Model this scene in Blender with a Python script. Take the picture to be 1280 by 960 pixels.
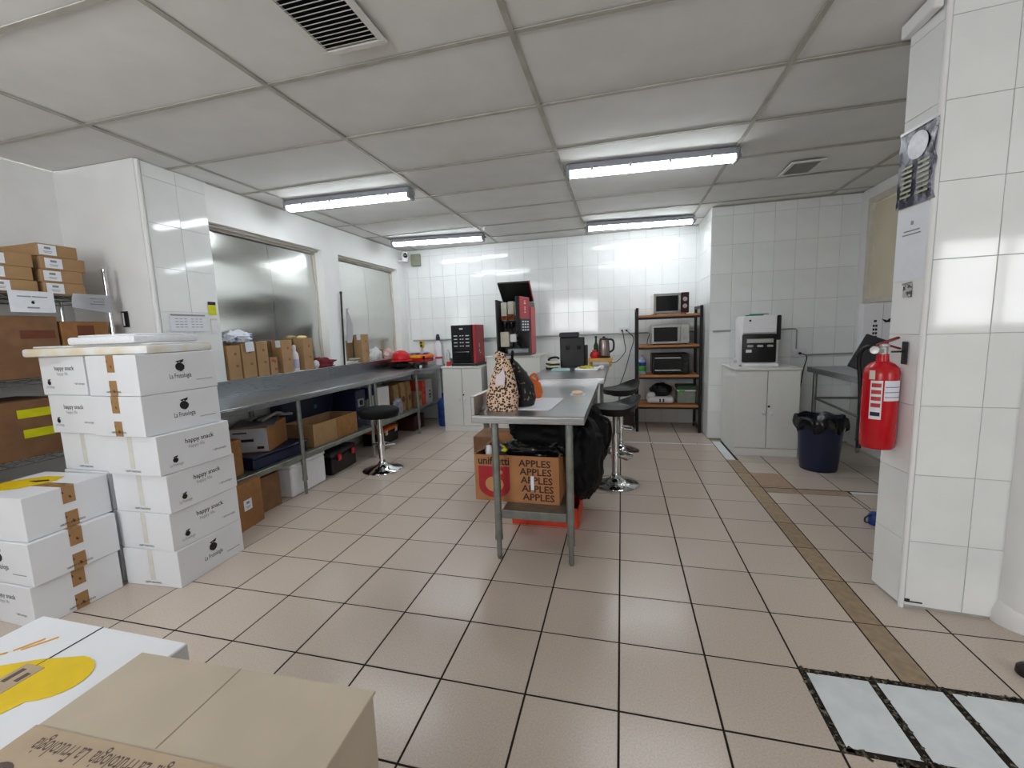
import bpy, bmesh, math, random
from mathutils import Vector, Matrix, noise
R = math.radians
random.seed(7)
for o in list(bpy.data.objects):
    bpy.data.objects.remove(o)
SC = bpy.context.scene
COL = SC.collection

# ------------------------------------------------------------------ camera
F_PX, YAW, PIT, ROL = 531.85, 0.2543, 0.1236, -0.0362
Q = Vector((0.01439, -1.35095, 1.30779))
fw = Vector((-math.sin(YAW) * math.cos(PIT), math.cos(YAW) * math.cos(PIT), -math.sin(PIT)))
r0 = Vector((math.cos(YAW), math.sin(YAW), 0))
u0 = r0.cross(fw)
rt = math.cos(ROL) * r0 + math.sin(ROL) * u0
up = -math.sin(ROL) * r0 + math.cos(ROL) * u0
cam_d = bpy.data.cameras.new('camera')
cam_d.sensor_fit = 'HORIZONTAL'
cam_d.sensor_width = 36
cam_d.lens = F_PX / 1280 * 36
cam_d.clip_start = 0.02
cam = bpy.data.objects.new('camera', cam_d)
COL.objects.link(cam)
cm = Matrix((rt, up, -fw)).transposed().to_4x4()
cm.translation = Q
cam.matrix_world = cm
SC.camera = cam


def px_of(p):
    d = Vector(p) - Q
    z = d.dot(fw)
    if z < 0.05:
        return None
    return 640 + F_PX * d.dot(rt) / z, 480 - F_PX * d.dot(up) / z


# ------------------------------------------------------------------ world, exposure
W = bpy.data.worlds.new('world')
SC.world = W
W.use_nodes = True
bg = W.node_tree.nodes['Background']
bg.inputs[0].default_value = (0.96, 0.98, 1.0, 1)
bg.inputs[1].default_value = 10.5
SC.view_settings.view_transform = 'Standard'
SC.view_settings.look = 'None'
SC.view_settings.gamma = 1
SC.view_settings.use_curve_mapping = False
SC.view_settings.exposure = 0.2
TUBE_STRENGTH = 20.0

# ------------------------------------------------------------------ materials
def lin(c):
    if isinstance(c, str):
        c = c.lstrip('#')
        c = tuple(int(c[i:i + 2], 16) / 255 for i in (0, 2, 4))
    return tuple((x / 12.92 if x <= 0.04045 else ((x + 0.055) / 1.055) ** 2.4) for x in c)


MATS = {}


def M(name, col, rough=0.5, metal=0.0, var=0.06, scale=20, bump=0.0, stretch=(1, 1, 1), rnd=0.0,
      coat=0.0, emit=0.0, spec=0.5, col2=None, lo=0.35, hi=0.65, trans=0.0, ior=1.45, detail=3, rvar=0.0):
    if name in MATS:
        return MATS[name]
    m = bpy.data.materials.new(name)
    m.use_nodes = True
    nt = m.node_tree
    b = nt.nodes['Principled BSDF']
    c = lin(col)
    c2 = lin(col2) if col2 else tuple(min(1, x * (1 + var)) for x in c)
    c1 = c if col2 else tuple(x * (1 - var) for x in c)
    tc = nt.nodes.new('ShaderNodeTexCoord')
    mp = nt.nodes.new('ShaderNodeMapping')
    mp.inputs['Scale'].default_value = stretch
    nz = nt.nodes.new('ShaderNodeTexNoise')
    nz.inputs['Scale'].default_value = scale
    nz.inputs['Detail'].default_value = detail
    rp = nt.nodes.new('ShaderNodeValToRGB')
    rp.color_ramp.elements[0].position = lo
    rp.color_ramp.elements[1].position = hi
    rp.color_ramp.elements[0].color = (*c1, 1)
    rp.color_ramp.elements[1].color = (*c2, 1)
    nt.links.new(tc.outputs['Object'], mp.inputs[0])
    nt.links.new(mp.outputs[0], nz.inputs['Vector'])
    nt.links.new(nz.outputs['Fac'], rp.inputs[0])
    out = rp.outputs[0]
    if rnd:
        oi = nt.nodes.new('ShaderNodeObjectInfo')
        mr = nt.nodes.new('ShaderNodeMapRange')
        mr.inputs[3].default_value = 1 - rnd
        mr.inputs[4].default_value = 1 + rnd
        hs = nt.nodes.new('ShaderNodeHueSaturation')
        nt.links.new(oi.outputs['Random'], mr.inputs[0])
        nt.links.new(mr.outputs[0], hs.inputs['Value'])
        nt.links.new(out, hs.inputs['Color'])
        out = hs.outputs[0]
    nt.links.new(out, b.inputs['Base Color'])
    b.inputs['Roughness'].default_value = rough
    if rvar:
        mr2 = nt.nodes.new('ShaderNodeMapRange')
        mr2.inputs[3].default_value = max(0.02, rough - rvar)
        mr2.inputs[4].default_value = rough + rvar
        nt.links.new(nz.outputs['Fac'], mr2.inputs[0])
        nt.links.new(mr2.outputs[0], b.inputs['Roughness'])
    b.inputs['Metallic'].default_value = metal
    b.inputs['Specular IOR Level'].default_value = spec
    b.inputs['Coat Weight'].default_value = coat
    b.inputs['Transmission Weight'].default_value = trans
    b.inputs['IOR'].default_value = ior
    if bump:
        bp = nt.nodes.new('ShaderNodeBump')
        bp.inputs['Strength'].default_value = bump
        bp.inputs['Distance'].default_value = 0.01
        nt.links.new(nz.outputs['Fac'], bp.inputs['Height'])
        nt.links.new(bp.outputs[0], b.inputs['Normal'])
    if emit:
        b.inputs['Emission Color'].default_value = (*c, 1)
        b.inputs['Emission Strength'].default_value = emit
    MATS[name] = m
    return m


def leopard():
    m = bpy.data.materials.new('leopard_cloth')
    m.use_nodes = True
    nt = m.node_tree
    b = nt.nodes['Principled BSDF']
    tc = nt.nodes.new('ShaderNodeTexCoord')
    v = nt.nodes.new('ShaderNodeTexVoronoi')
    v.inputs['Scale'].default_value = 76
    n = nt.nodes.new('ShaderNodeTexNoise')
    n.inputs['Scale'].default_value = 90
    ad = nt.nodes.new('ShaderNodeMath')
    ad.operation = 'MULTIPLY_ADD'
    ad.inputs[1].default_value = 0.35
    rp = nt.nodes.new('ShaderNodeValToRGB')
    e = rp.color_ramp.elements
    e[0].position = 0.0
    e[0].color = (*lin('#8a5a34'), 1)
    e[1].position = 1.0
    e[1].color = (*lin('#e2c3a6'), 1)
    for p, c in ((0.34, '#7a4a2c'), (0.38, '#191110'), (0.63, '#191110'), (0.67, '#dcbba0')):
        x = e.new(p)
        x.color = (*lin(c), 1)
    nt.links.new(tc.outputs['Object'], v.inputs['Vector'])
    nt.links.new(tc.outputs['Object'], n.inputs['Vector'])
    nt.links.new(n.outputs['Fac'], ad.inputs[0])
    nt.links.new(v.outputs['Distance'], ad.inputs[2])
    nt.links.new(ad.outputs[0], rp.inputs[0])
    nt.links.new(rp.outputs[0], b.inputs['Base Color'])
    b.inputs['Roughness'].default_value = 0.75
    return m


floor_tile_m = M('floor_tile', '#c9baad', 0.22, var=0.10, scale=160, rnd=0.045, detail=2, lo=.3, hi=.7, rvar=.06)
grout_m = M('dark_grout', '#1d1511', 0.95, var=.3, scale=40)
strip_m = M('brown_strip_tile', '#a08a70', 0.5, var=.15, scale=25, rnd=.08)
brown_tile_m = M('brown_floor_tile', '#a98b75', 0.4, var=.12, scale=60)
wtile_floor_m = M('white_floor_tile', '#dfe4e6', 0.25, var=.05, scale=12)
rubble_m = M('dirty_grout', '#2e2a22', 0.95, col2='#8d8470', scale=60, lo=.45, hi=.7, bump=.6)
wall_tile_m = M('glazed_wall_tile', '#eef0ef', 0.07, var=.025, scale=4, rnd=.025, bump=.02)
wall_grout_m = M('wall_grout', '#a9a9a4', 0.9, var=.12, scale=15)
paint_m = M('white_paint', '#efefee', 0.55, var=.02, scale=5)
ceil_m = M('ceiling_panel', '#e4e4e2', 0.8, var=.03, scale=4, rnd=.03, bump=.03)
tbar_m = M('ceiling_runner', '#b3b0a6', 0.55, var=.12, scale=9)
ceil_dark_m = M('ceiling_void', '#55534e', 0.9)
steel_m = M('brushed_steel', '#b6b7b8', 0.3, 1.0, var=.05, scale=14, stretch=(1, 14, 14), bump=.015, rvar=.07)
steel_y_m = M('brushed_steel_worktop', '#a9adb2', 0.30, 1.0, var=.07, scale=14, stretch=(14, 1, 14), bump=.02, rvar=.08)
panel_m = M('steel_window_panel', '#cfd0cc', 0.19, 1.0, var=.04, scale=10, stretch=(1, 1.5, 16), bump=.012, rvar=.04)
galv_m = M('galvanised_steel', '#8f938f', 0.42, 0.85, var=.12, scale=18)
chrome_m = M('chrome', '#d9dbdd', 0.06, 1.0, var=.02)
alu_m = M('cream_aluminium', '#cfc9bd', 0.45, var=.05)
card_m = M('cardboard', '#a5835d', 0.8, var=.07, scale=12, bump=.03)
card_d_m = M('dark_cardboard', '#7f5c40', 0.8, var=.1, scale=12)
card_l_m = M('pale_cardboard', '#bdb09c', 0.75, var=.04, scale=9, bump=.03)
carton_m = M('white_carton', '#e6e8ec', 0.5, var=.02, scale=6)
tape_m = M('printed_brown_tape', '#a37c50', 0.3, col2='#4b3322', scale=34, lo=.60, hi=.64)
tape_c_m = M('clear_tape', '#d9d8d0', 0.25, var=.04)
tape_p_m = M('beige_packing_tape', '#b7a288', 0.35, var=.05)
ink_m = M('black_ink', '#1d1c1e', 0.6)
ink_g_m = M('grey_ink', '#8c8c90', 0.6)
ink_b_m = M('brown_ink', '#5d4d48', 0.6)
yellow_m = M('yellow_print', '#e6c414', 0.5, var=.04)
orange_pm = M('orange_print', '#dfa53c', 0.5)
yel_label_m = M('yellow_label', '#d6d414', 0.5)
foam_m = M('white_foam', '#eef0f4', 0.7, var=.03, scale=60)
foam_y_m = M('yellowed_foam', '#e0d4b8', 0.7, var=.08, scale=9, col2='#e8e8e8')
paper_m = M('white_paper', '#e4e7ee', 0.6, var=.02)
blackp_m = M('black_plastic', '#0f0f11', 0.4, var=.1)
black_seat_m = M('black_vinyl', '#0e0f12', 0.38, var=.1, scale=8)
black_cloth_m = M('black_fabric', '#0c0c0e', 0.7, var=.3, scale=14, bump=.08, spec=.25)
black_bag_m = M('black_bin_liner', '#111113', 0.25, var=.2, scale=20, bump=.25)
dgrey_m = M('dark_grey_plastic', '#2b2b30', 0.5, var=.06)
grey_m = M('grey_plastic', '#8f9296', 0.45, var=.05)
white_lam_m = M('white_laminate', '#e1e1dd', 0.45, var=.015)
whitep_m = M('white_plastic', '#e6e4e8', 0.3, var=.015)
wood_m = M('shelf_wood', '#b57a48', 0.5, var=.14, scale=9, stretch=(1, 14, 14))
board_m = M('bamboo_board', '#c79a52', 0.5, var=.12, scale=8, stretch=(1, 12, 12))
blackm_m = M('black_metal', '#141416', 0.45, 0.2, var=.1)
red_m = M('extinguisher_red', '#c01420', 0.25, var=.04)
redp_m = M('red_plastic', '#b9343f', 0.4, var=.06)
redb_m = M('bright_red_plastic', '#d2222a', 0.22, var=.04)
dred_m = M('dark_red_cloth', '#6d1420', 0.7, var=.2)
orange_m = M('orange_plastic', '#e8702a', 0.4, var=.06)
ored_m = M('orange_red_box', '#d8452a', 0.5, var=.1, scale=14)
blue_m = M('navy_plastic', '#1b2340', 0.35, var=.08)
blue_b_m = M('blue_plastic', '#1f3f86', 0.35, var=.08)
green_m = M('green_plastic', '#4ea53a', 0.4, var=.08)
teal_m = M('pale_teal', '#a9c6c4', 0.5)
food_m = M('yellow_food', '#c9c12c', 0.5, var=.2, scale=50)
cream_m = M('cream_plastic', '#d9d2bd', 0.5)
cream_pane_m = M('cream_window_pane', '#d8ceb6', 0.45, var=.05, scale=3)
glass_dark_m = M('dark_glass', '#17191b', 0.08, var=.1)
silver_m = M('silver_plastic', '#b9b9b6', 0.35, 0.4, var=.05)
tube_m = M('lamp_diffuser', '#f4fbff', 0.4, emit=TUBE_STRENGTH, var=0)
housing_m = M('lamp_housing', '#9b9da6', 0.5, var=.06)
clear_m = M('clear_plastic', '#dfe6e4', 0.12, trans=0.85, var=.02)
kraft_m = M('kraft_paper', '#9a7a52', 0.8, var=.15, scale=18)
poster_m = M('dark_poster_print', '#2a2740', 0.25, col2='#b6b4c6', scale=26, lo=.46, hi=.60, stretch=(1, .6, 1.6))
plasticbag_m = M('white_plastic_bag', '#dfe4ee', 0.35, col2='#4455a0', scale=9, lo=.60, hi=.66)
floral_m = M('dark_floral_fabric', '#14161a', 0.7, col2='#94765c', scale=45, lo=.60, hi=.66)
multi_m = M('rainbow_print', '#d4d41e', 0.4, col2='#3b2d7a', scale=14, lo=.48, hi=.56)
leop_m = leopard()

# ------------------------------------------------------------------ mesh helpers
def BM():
    return bmesh.new()


def mrot(rx=0, ry=0, rz=0):
    return Matrix.Rotation(rz, 4, 'Z') @ Matrix.Rotation(ry, 4, 'Y') @ Matrix.Rotation(rx, 4, 'X')


def box(bm, c, s, bev=0.0, rot=None, seg=1):
    """box centred at c with size s"""
    m = Matrix.Translation(c) @ (rot or Matrix.Identity(4)) @ Matrix.Diagonal((s[0], s[1], s[2], 1))
    g = bmesh.ops.create_cube(bm, size=1, matrix=m)
    if bev:
        es = list({e for v in g['verts'] for e in v.link_edges})
        bmesh.ops.bevel(bm, geom=es, offset=bev, segments=seg, affect='EDGES', profile=0.5, clamp_overlap=True)
    return bm


def bx(bm, x0, x1, y0, y1, z0, z1, bev=0.0, seg=1):
    return box(bm, ((x0 + x1) / 2, (y0 + y1) / 2, (z0 + z1) / 2), (abs(x1 - x0), abs(y1 - y0), abs(z1 - z0)), bev, None, seg)


def cyl(bm, p0, p1, r, r2=None, seg=14, caps=True):
    p0, p1 = Vector(p0), Vector(p1)
    d = p1 - p0
    q = d.to_track_quat('Z', 'Y').to_matrix().to_4x4()
    bmesh.ops.create_cone(bm, cap_ends=caps, segments=seg, radius1=r, radius2=r if r2 is None else r2,
                          depth=d.length, matrix=Matrix.Translation((p0 + p1) / 2) @ q)
    return bm


def lathe(bm, prof, seg=24, mat=None, cap=True):
    mat = mat or Matrix.Identity(4)
    rings = []
    for r, z in prof:
        if r < 1e-5:
            rings.append([bm.verts.new(mat @ Vector((0, 0, z)))])
        else:
            rings.append([bm.verts.new(mat @ Vector((r * math.cos(a * 2 * math.pi / seg), r * math.sin(a * 2 * math.pi / seg), z))) for a in range(seg)])
    for A, B in zip(rings, rings[1:]):
        for i in range(seg):
            j = (i + 1) % seg
            if len(A) == 1 and len(B) == 1:
                continue
            if len(A) == 1:
                bm.faces.new((A[0], B[i], B[j]))
            elif len(B) == 1:
                bm.faces.new((A[i], A[j], B[0]))
            else:
                bm.faces.new((A[i], A[j], B[j], B[i]))
    if cap:
        if len(rings[0]) > 1:
            bm.faces.new(rings[0][::-1])
        if len(rings[-1]) > 1:
            bm.faces.new(rings[-1])
    return bm


def tube(bm, pts, r, seg=8):
    pts = [Vector(p) for p in pts]
    n = len(pts)
    prev = None
    rings = []
    for i, p in enumerate(pts):
        t = (pts[min(i + 1, n - 1)] - pts[max(i - 1, 0)]).normalized()
        if prev is None:
            a = Vector((0, 0, 1)) if abs(t.z) < .9 else Vector((1, 0, 0))
            u = t.cross(a).normalized()
        else:
            u = (prev - t * prev.dot(t)).normalized()
        prev = u
        w = t.cross(u)
        rings.append([bm.verts.new(p + r * (math.cos(k * 2 * math.pi / seg) * u + math.sin(k * 2 * math.pi / seg) * w)) for k in range(seg)])
    for A, B in zip(rings, rings[1:]):
        for k in range(seg):
            bm.faces.new((A[k], A[(k + 1) % seg], B[(k + 1) % seg], B[k]))
    bm.faces.new(rings[0][::-1])
    bm.faces.new(rings[-1])
    return bm


def smooth_path(pts, n=6):
    pts = [Vector(p) for p in pts]
    out = []
    for i in range(len(pts) - 1):
        p0, p1, p2, p3 = pts[max(i - 1, 0)], pts[i], pts[i + 1], pts[min(i + 2, len(pts) - 1)]
        for k in range(n):
            t = k / n
            out.append(0.5 * ((2 * p1) + (-p0 + p2) * t + (2 * p0 - 5 * p1 + 4 * p2 - p3) * t * t + (-p0 + 3 * p1 - 3 * p2 + p3) * t ** 3))
    out.append(pts[-1])
    return out


def prism(bm, poly, h, mat=None):
    """polygon in xy extruded from z=0 to h"""
    mat = mat or Matrix.Identity(4)
    a = [bm.verts.new(mat @ Vector((x, y, 0))) for x, y in poly]
    b = [bm.verts.new(mat @ Vector((x, y, h))) for x, y in poly]
    bm.faces.new(a[::-1])
    bm.faces.new(b)
    n = len(poly)
    for i in range(n):
        j = (i + 1) % n
        bm.faces.new((a[i], a[j], b[j], b[i]))
    return bm


def blob(bm, c, rad, amp=.15, freq=3.0, seed=0, sub=4, flat=None):
    g = bmesh.ops.create_icosphere(bm, subdivisions=sub, radius=1)
    off = Vector((seed * 7.3, seed * 3.1, seed * 1.7))
    for v in g['verts']:
        d = v.co.normalized()
        k = 1 + amp * noise.fractal(d * freq + off, 1.0, 2.0, 4) - amp * .8 * abs(noise.noise(d * freq * 1.7 + off))
        v.co = Vector((d.x * rad[0] * k, d.y * rad[1] * k, d.z * rad[2] * k))
        if flat is not None and v.co.z < flat:
            v.co.z = flat
        v.co += Vector(c)
    return bm


FACE = {'-y': Matrix(((1, 0, 0), (0, 0, -1), (0, 1, 0))), '+x': Matrix(((0, 0, 1), (1, 0, 0), (0, 1, 0))),
        '+z': Matrix(((1, 0, 0), (0, 1, 0), (0, 0, 1))), '-x': Matrix(((0, 0, -1), (-1, 0, 0), (0, 1, 0))),
        '+y': Matrix(((-1, 0, 0), (0, 0, 1), (0, 1, 0)))}


def face_m(face, org, ang=0.0):
    m = FACE[face].to_4x4()
    m = m @ Matrix.Rotation(ang, 4, 'Z')
    m.translation = Vector(org)
    return m


def obj(name, bm, mat, parent=None, smooth=None, loc=None, mat4=None):
    if isinstance(bm, bpy.types.Mesh):
        me = bm
    else:
        bmesh.ops.recalc_face_normals(bm, faces=bm.faces)
        me = bpy.data.meshes.new(name)
        bm.to_mesh(me)
        bm.free()
        if smooth:
            me.polygons.foreach_set('use_smooth', [True] * len(me.polygons))
            me.set_sharp_from_angle(angle=R(smooth))
        me.materials.append(mat)
    o = bpy.data.objects.new(name, me)
    COL.objects.link(o)
    if parent:
        o.parent = parent
    if mat4 is not None:
        o.matrix_basis = mat4
    elif loc is not None:
        o.location = loc
    return o


def tag(o, label, cat, group=None):
    o['label'] = label
    o['category'] = cat
    if group:
        o['group'] = group
    return o


def thing(name, label, cat, loc=(0, 0, 0), rz=0.0, group=None):
    o = bpy.data.objects.new(name, None)
    COL.objects.link(o)
    o.empty_display_size = .05
    o.location = loc
    o.rotation_euler = (0, 0, rz)
    return tag(o, label, cat, group)


def struct(o):
    o['kind'] = 'structure'
    return o


def dup(root, loc, rz, label, group=None):
    r = root.copy()
    COL.objects.link(r)
    r.location = loc
    r.rotation_euler = (0, 0, rz)
    r['label'] = label
    if group:
        r['group'] = group
    for ch in list(root.children):
        c = ch.copy()
        COL.objects.link(c)
        c.parent = r
        for g in list(ch.children):
            d = g.copy()
            COL.objects.link(d)
            d.parent = c
    return r


TXT = {}


def text_mesh(body, size, mat, bold=0.0, sx=1.0, sp=1.0):
    key = (body, size, mat.name, bold, sx, sp)
    if key in TXT:
        return TXT[key]
    cu = bpy.data.curves.new('lettering', 'FONT')
    cu.body = body
    cu.size = size
    cu.align_x = 'CENTER'
    cu.align_y = 'CENTER'
    cu.resolution_u = 2
    cu.offset = bold * size
    cu.space_line = sp
    t = bpy.data.objects.new('lettering', cu)
    COL.objects.link(t)
    dg = bpy.context.evaluated_depsgraph_get()
    me = bpy.data.meshes.new_from_object(t.evaluated_get(dg))
    bpy.data.objects.remove(t)
    bpy.data.curves.remove(cu)
    me.transform(Matrix.Diagonal((sx, 1, 1, 1)))
    me.materials.clear()
    me.materials.append(mat)
    me.name = 'lettering'
    TXT[key] = me
    return me


def text(body, size, mat, parent, m4, bold=0.0, sx=1.0, sp=1.0, name='lettering'):
    return obj(name, text_mesh(body, size, mat, bold, sx, sp), mat, parent, mat4=m4)


def slab_print(name, w, h, mat, parent, m4, t=.0012, poly=None):
    bm = BM()
    if poly:
        prism(bm, poly, t)
    else:
        box(bm, (0, 0, t / 2), (w, h, t))
    return obj(name, bm, mat, parent, mat4=m4)


def dashes(name, rows, mat, parent, m4):
    """rows of short printed marks: (x, y, w, h)"""
    bm = BM()
    for x, y, w, h in rows:
        box(bm, (x, y, .0008), (w, h, .0016))
    o = obj(name, bm, mat, parent, mat4=m4)
    o['kind'] = 'stuff'
    return o


def circle(r, n=20, cx=0, cy=0, sx=1, sy=1):
    return [(cx + r * sx * math.cos(2 * math.pi * i / n), cy + r * sy * math.sin(2 * math.pi * i / n)) for i in range(n)]


LOGO = {}


def fruit_logo(size, parent, m4, mat=None):
    mat = mat or ink_m
    k = (size, mat.name)
    if k not in LOGO:
        bm = BM()
        prism(bm, circle(.36 * size, 18, 0, -.12 * size), .001)
        prism(bm, [(x * size, y * size) for x, y in ((-.30, .36), (.42, .50), (.34, .28), (.12, .20), (.05, .34), (-.12, .22))], .001)
        prism(bm, [(x * size, y * size) for x, y in ((.30, .12), (.44, -.10), (.38, -.34), (.16, -.52), (-.1, -.54), (.2, -.42), (.34, -.16))], .001)
        bmesh.ops.recalc_face_normals(bm, faces=bm.faces)
        me = bpy.data.meshes.new('logo')
        bm.to_mesh(me)
        me.materials.append(mat)
        LOGO[k] = me
    return obj('logo', LOGO[k], mat, parent, mat4=m4)


# ------------------------------------------------------------------ room constants
T = 0.33
H = 2.548
XL, XA = -3.145, -3.91       # left wall, alcove wall
YB, YJ = 4.62, 3.82          # back wall, stepped-forward back wall
XJ = 0.965
XR = 2.345
YREAR = -3.2
XRR = 4.4
TW, TH, TZ0 = 0.2037, 0.305, 0.011

TILE = {}


def tile_mesh(w, h, t, mat, bev):
    k = (round(w, 4), round(h, 4), t, mat.name)
    if k not in TILE:
        bm = BM()
        x, y = w / 2, h / 2
        lv = [(x, y, -t), (x, y, -bev), (x - bev, y - bev, 0)]
        rr = [[bm.verts.new((sx * a, sy * b, c)) for sx, sy in ((-1, -1), (1, -1), (1, 1), (-1, 1))] for a, b, c in lv]
        for A, B in zip(rr, rr[1:]):
            for i in range(4):
                j = (i + 1) % 4
                bm.faces.new((A[i], A[j], B[j], B[i]))
        bm.faces.new(rr[-1])
        bmesh.ops.recalc_face_normals(bm, faces=bm.faces)
        me = bpy.data.meshes.new('tile')
        bm.to_mesh(me)
        bm.free()
        me.materials.append(mat)
        TILE[k] = me
    return TILE[k]


# ------------------------------------------------------------------ floor
bm = BM()
bx(bm, XA - .1, XRR + .1, YREAR - .1, YB + .1, -.10, -.0018)
FLOOR = struct(obj('floor', bm, grout_m))
spots = []      # (x0,x1,y0,y1,mat)
for j in range(-10, 15):
    y0, y1 = j * T, min((j + 1) * T, YB)
    if y0 >= YB:
        continue
    for i in range(-12, 3):
        spots.append((max(i * T, XA), (i + 1) * T, y0, y1, floor_tile_m))
    for k, (a, b) in enumerate([(1.097, 1.335), (1.335, 1.651)] + [(1.651 + n * T, 1.651 + (n + 1) * T) for n in range(9)]):
        if b > XRR + .2:
            continue
        spots.append((a, b, y0, y1, floor_tile_m))
    spots.append((0.99, 1.097, y0, y1, strip_m))


def cut(x0, x1, y0, y1):
    """cut a rectangular hole out of the paving layout"""
    global spots
    out = []
    for a, b, c, d, m in spots:
        if b <= x0 + 1e-6 or a >= x1 - 1e-6 or d <= y0 + 1e-6 or c >= y1 - 1e-6:
            out.append((a, b, c, d, m))
            continue
        if a < x0:
            out.append((a, x0, c, d, m))
        if b > x1:
            out.append((x1, b, c, d, m))
        a2, b2 = max(a, x0), min(b, x1)
        if c < y0:
            out.append((a2, b2, c, y0, m))
        if d > y1:
            out.append((a2, b2, y1, d, m))
    spots = [s for s in out if s[1] - s[0] > .02 and s[3] - s[2] > .02]


cut(-.30, .99, 3.555, 3.595)
spots.append((-.30, .35, 3.555, 3.595, wtile_floor_m))
spots.append((.35, .82, 3.555, 3.595, wtile_floor_m))
spots.append((.82, .99, 3.555, 3.595, wtile_floor_m))
cut(.99, 1.097, 3.03, 3.72)
spots.append((.99, 1.08, 3.03, 3.72, wtile_floor_m))
cut(1.097, 1.335, 2.33, 2.66)
spots.append((1.097, 1.335, 2.33, 2.66, brown_tile_m))
cut(1.097, 1.68, 2.20, 2.30)
spots.append((1.097, 1.335, 2.20, 2.30, strip_m))
spots.append((1.335, 1.68, 2.20, 2.30, strip_m))
cut(1.68, 2.345, 2.25, 2.30)
spots.append((1.69, 2.3, 2.25, 2.30, wtile_floor_m))
cut(.66, XRR, 0.0, .335)
cut(.80, XRR, -.33, 0.0)
wx = .69
while wx < 2.3:
    spots.append((wx - .012, wx + .19, .015, .318, wtile_floor_m))
    wx += .222
spots.append((.93, 1.25, -.22, -.03, strip_m))
spots.append((1.27, 1.6, -.22, -.03, strip_m))
vis, rest = [], []
for s in spots:
    ok = False
    for x in (s[0], (s[0] + s[1]) / 2, s[1]):
        for y in (s[2], s[3]):
            p = px_of((x, y, 0))
            if p and -15 < p[0] < 1295 and 250 < p[1] < 975:
                ok = True
    (vis if ok else rest).append(s)
vis.sort(key=lambda s: (s[0] + s[1]) ** 2 / 4 + ((s[2] + s[3]) / 2 + 1.3) ** 2)
big = [s for s in vis if s[4] is floor_tile_m]
for s in big[295:]:
    vis.remove(s)
    rest.append(s)
for a, b, c, d, m in vis:
    g = .0075 if m is floor_tile_m else .006
    o = obj('tile', tile_mesh(b - a - g, d - c - g, .006, m, .0012), m, FLOOR)
    o.location = ((a + b) / 2, (c + d) / 2, random.uniform(-.0004, .0004))
    o.rotation_euler = (random.gauss(0, .0006), random.gauss(0, .0006), 0)
bm = BM()
for a, b, c, d, m in rest:
    if m is floor_tile_m:
        bx(bm, a + .003, b - .003, c + .003, d - .003, -.005, 0)
o = obj('outer_tiling', bm, floor_tile_m, FLOOR)
o['kind'] = 'stuff'
# dirty mortar bed round the white repair tiles
bm = BM()
for k in range(420):
    x = random.uniform(.66, 2.3)
    y = random.choice((random.gauss(.327, .005), random.gauss(.005, .006)))
    s = random.uniform(.004, .012)
    box(bm, (x, y, -.003), (s * 1.6, s, .008), 0, mrot(rz=random.uniform(0, 3)))
for k in range(260):
    x = .66 + .222 * random.randint(0, 7) + random.gauss(.008, .004)
    s = random.uniform(.004, .010)
    box(bm, (x, random.uniform(0, .33), -.003), (s, s * 1.6, .007), 0, mrot(rz=random.uniform(0, 3)))
for k in range(220):
    s = random.uniform(.006, .02)
    box(bm, (random.uniform(.80, .95), random.uniform(-.2, .0), -.004), (s * 1.5, s, .009), 0, mrot(rz=random.uniform(0, 3)))
o = obj('mortar_rubble', bm, rubble_m, FLOOR)
o['kind'] = 'stuff'

# ------------------------------------------------------------------ walls
def tile_wall(parent, face, u0_, u1_, z0, z1, const, cols, rows=None, ang=0.0, org=None, jit=.004):
    """tiles between u0_ and u1_ on an axis aligned face. cols: sorted vertical joint positions"""
    zs = [TZ0 + TH * k for k in range(0, 9)] + [H]
    zs = [z for z in zs if z0 - 1e-4 <= z <= z1 + 1e-4]
    if zs[0] > z0 + .02:
        zs = [z0] + zs
    us = [u0_] + [c for c in cols if u0_ + .015 < c < u1_ - .015] + [u1_]
    for a, b in zip(us, us[1:]):
        for c, d in zip(zs, zs[1:]):
            w, h = b - a - .002, d - c - .002
            if w < .01 or h < .01:
                continue
            me = tile_mesh(w, h, .006, wall_tile_m, .0012)
            uc, zc = (a + b) / 2, (c + d) / 2
            if face == '-y':
                p = (uc, const, zc)
            elif face == '+x':
                p = (const, uc, zc)
            else:
                p = (const, uc, zc)
            m = face_m(face, p) @ mrot(random.gauss(0, jit), random.gauss(0, jit), 0)
            if org is not None:
                m = org @ m
            obj('tile', me, wall_tile_m, parent, mat4=m)


cols_back = [-2.934 + TW * k for k in range(-2, 22)]
bm = BM()
bx(bm, XL - .2, XJ + .02, YB, YB + .15, 0, H)
WB = struct(obj('wall_back', bm, wall_grout_m))
tile_wall(WB, '-y', XL, XJ, TZ0, H, YB - .004, cols_back, jit=.003)
bm = BM()
bx(bm, XJ, XR + .2, YJ, YB + .15, 0, H)
WBR = struct(obj('wall_back_right', bm, wall_grout_m))
tile_wall(WBR, '-y', XJ, XR, TZ0, H, YJ - .004, [1.0 - TW / 8 + .2 * k for k in range(0, 9)], jit=.003)
tile_wall(WBR, '-x', YJ, YB, TZ0, H, XJ - .004, [YJ + TW * k for k in range(1, 5)], jit=.002)

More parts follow.
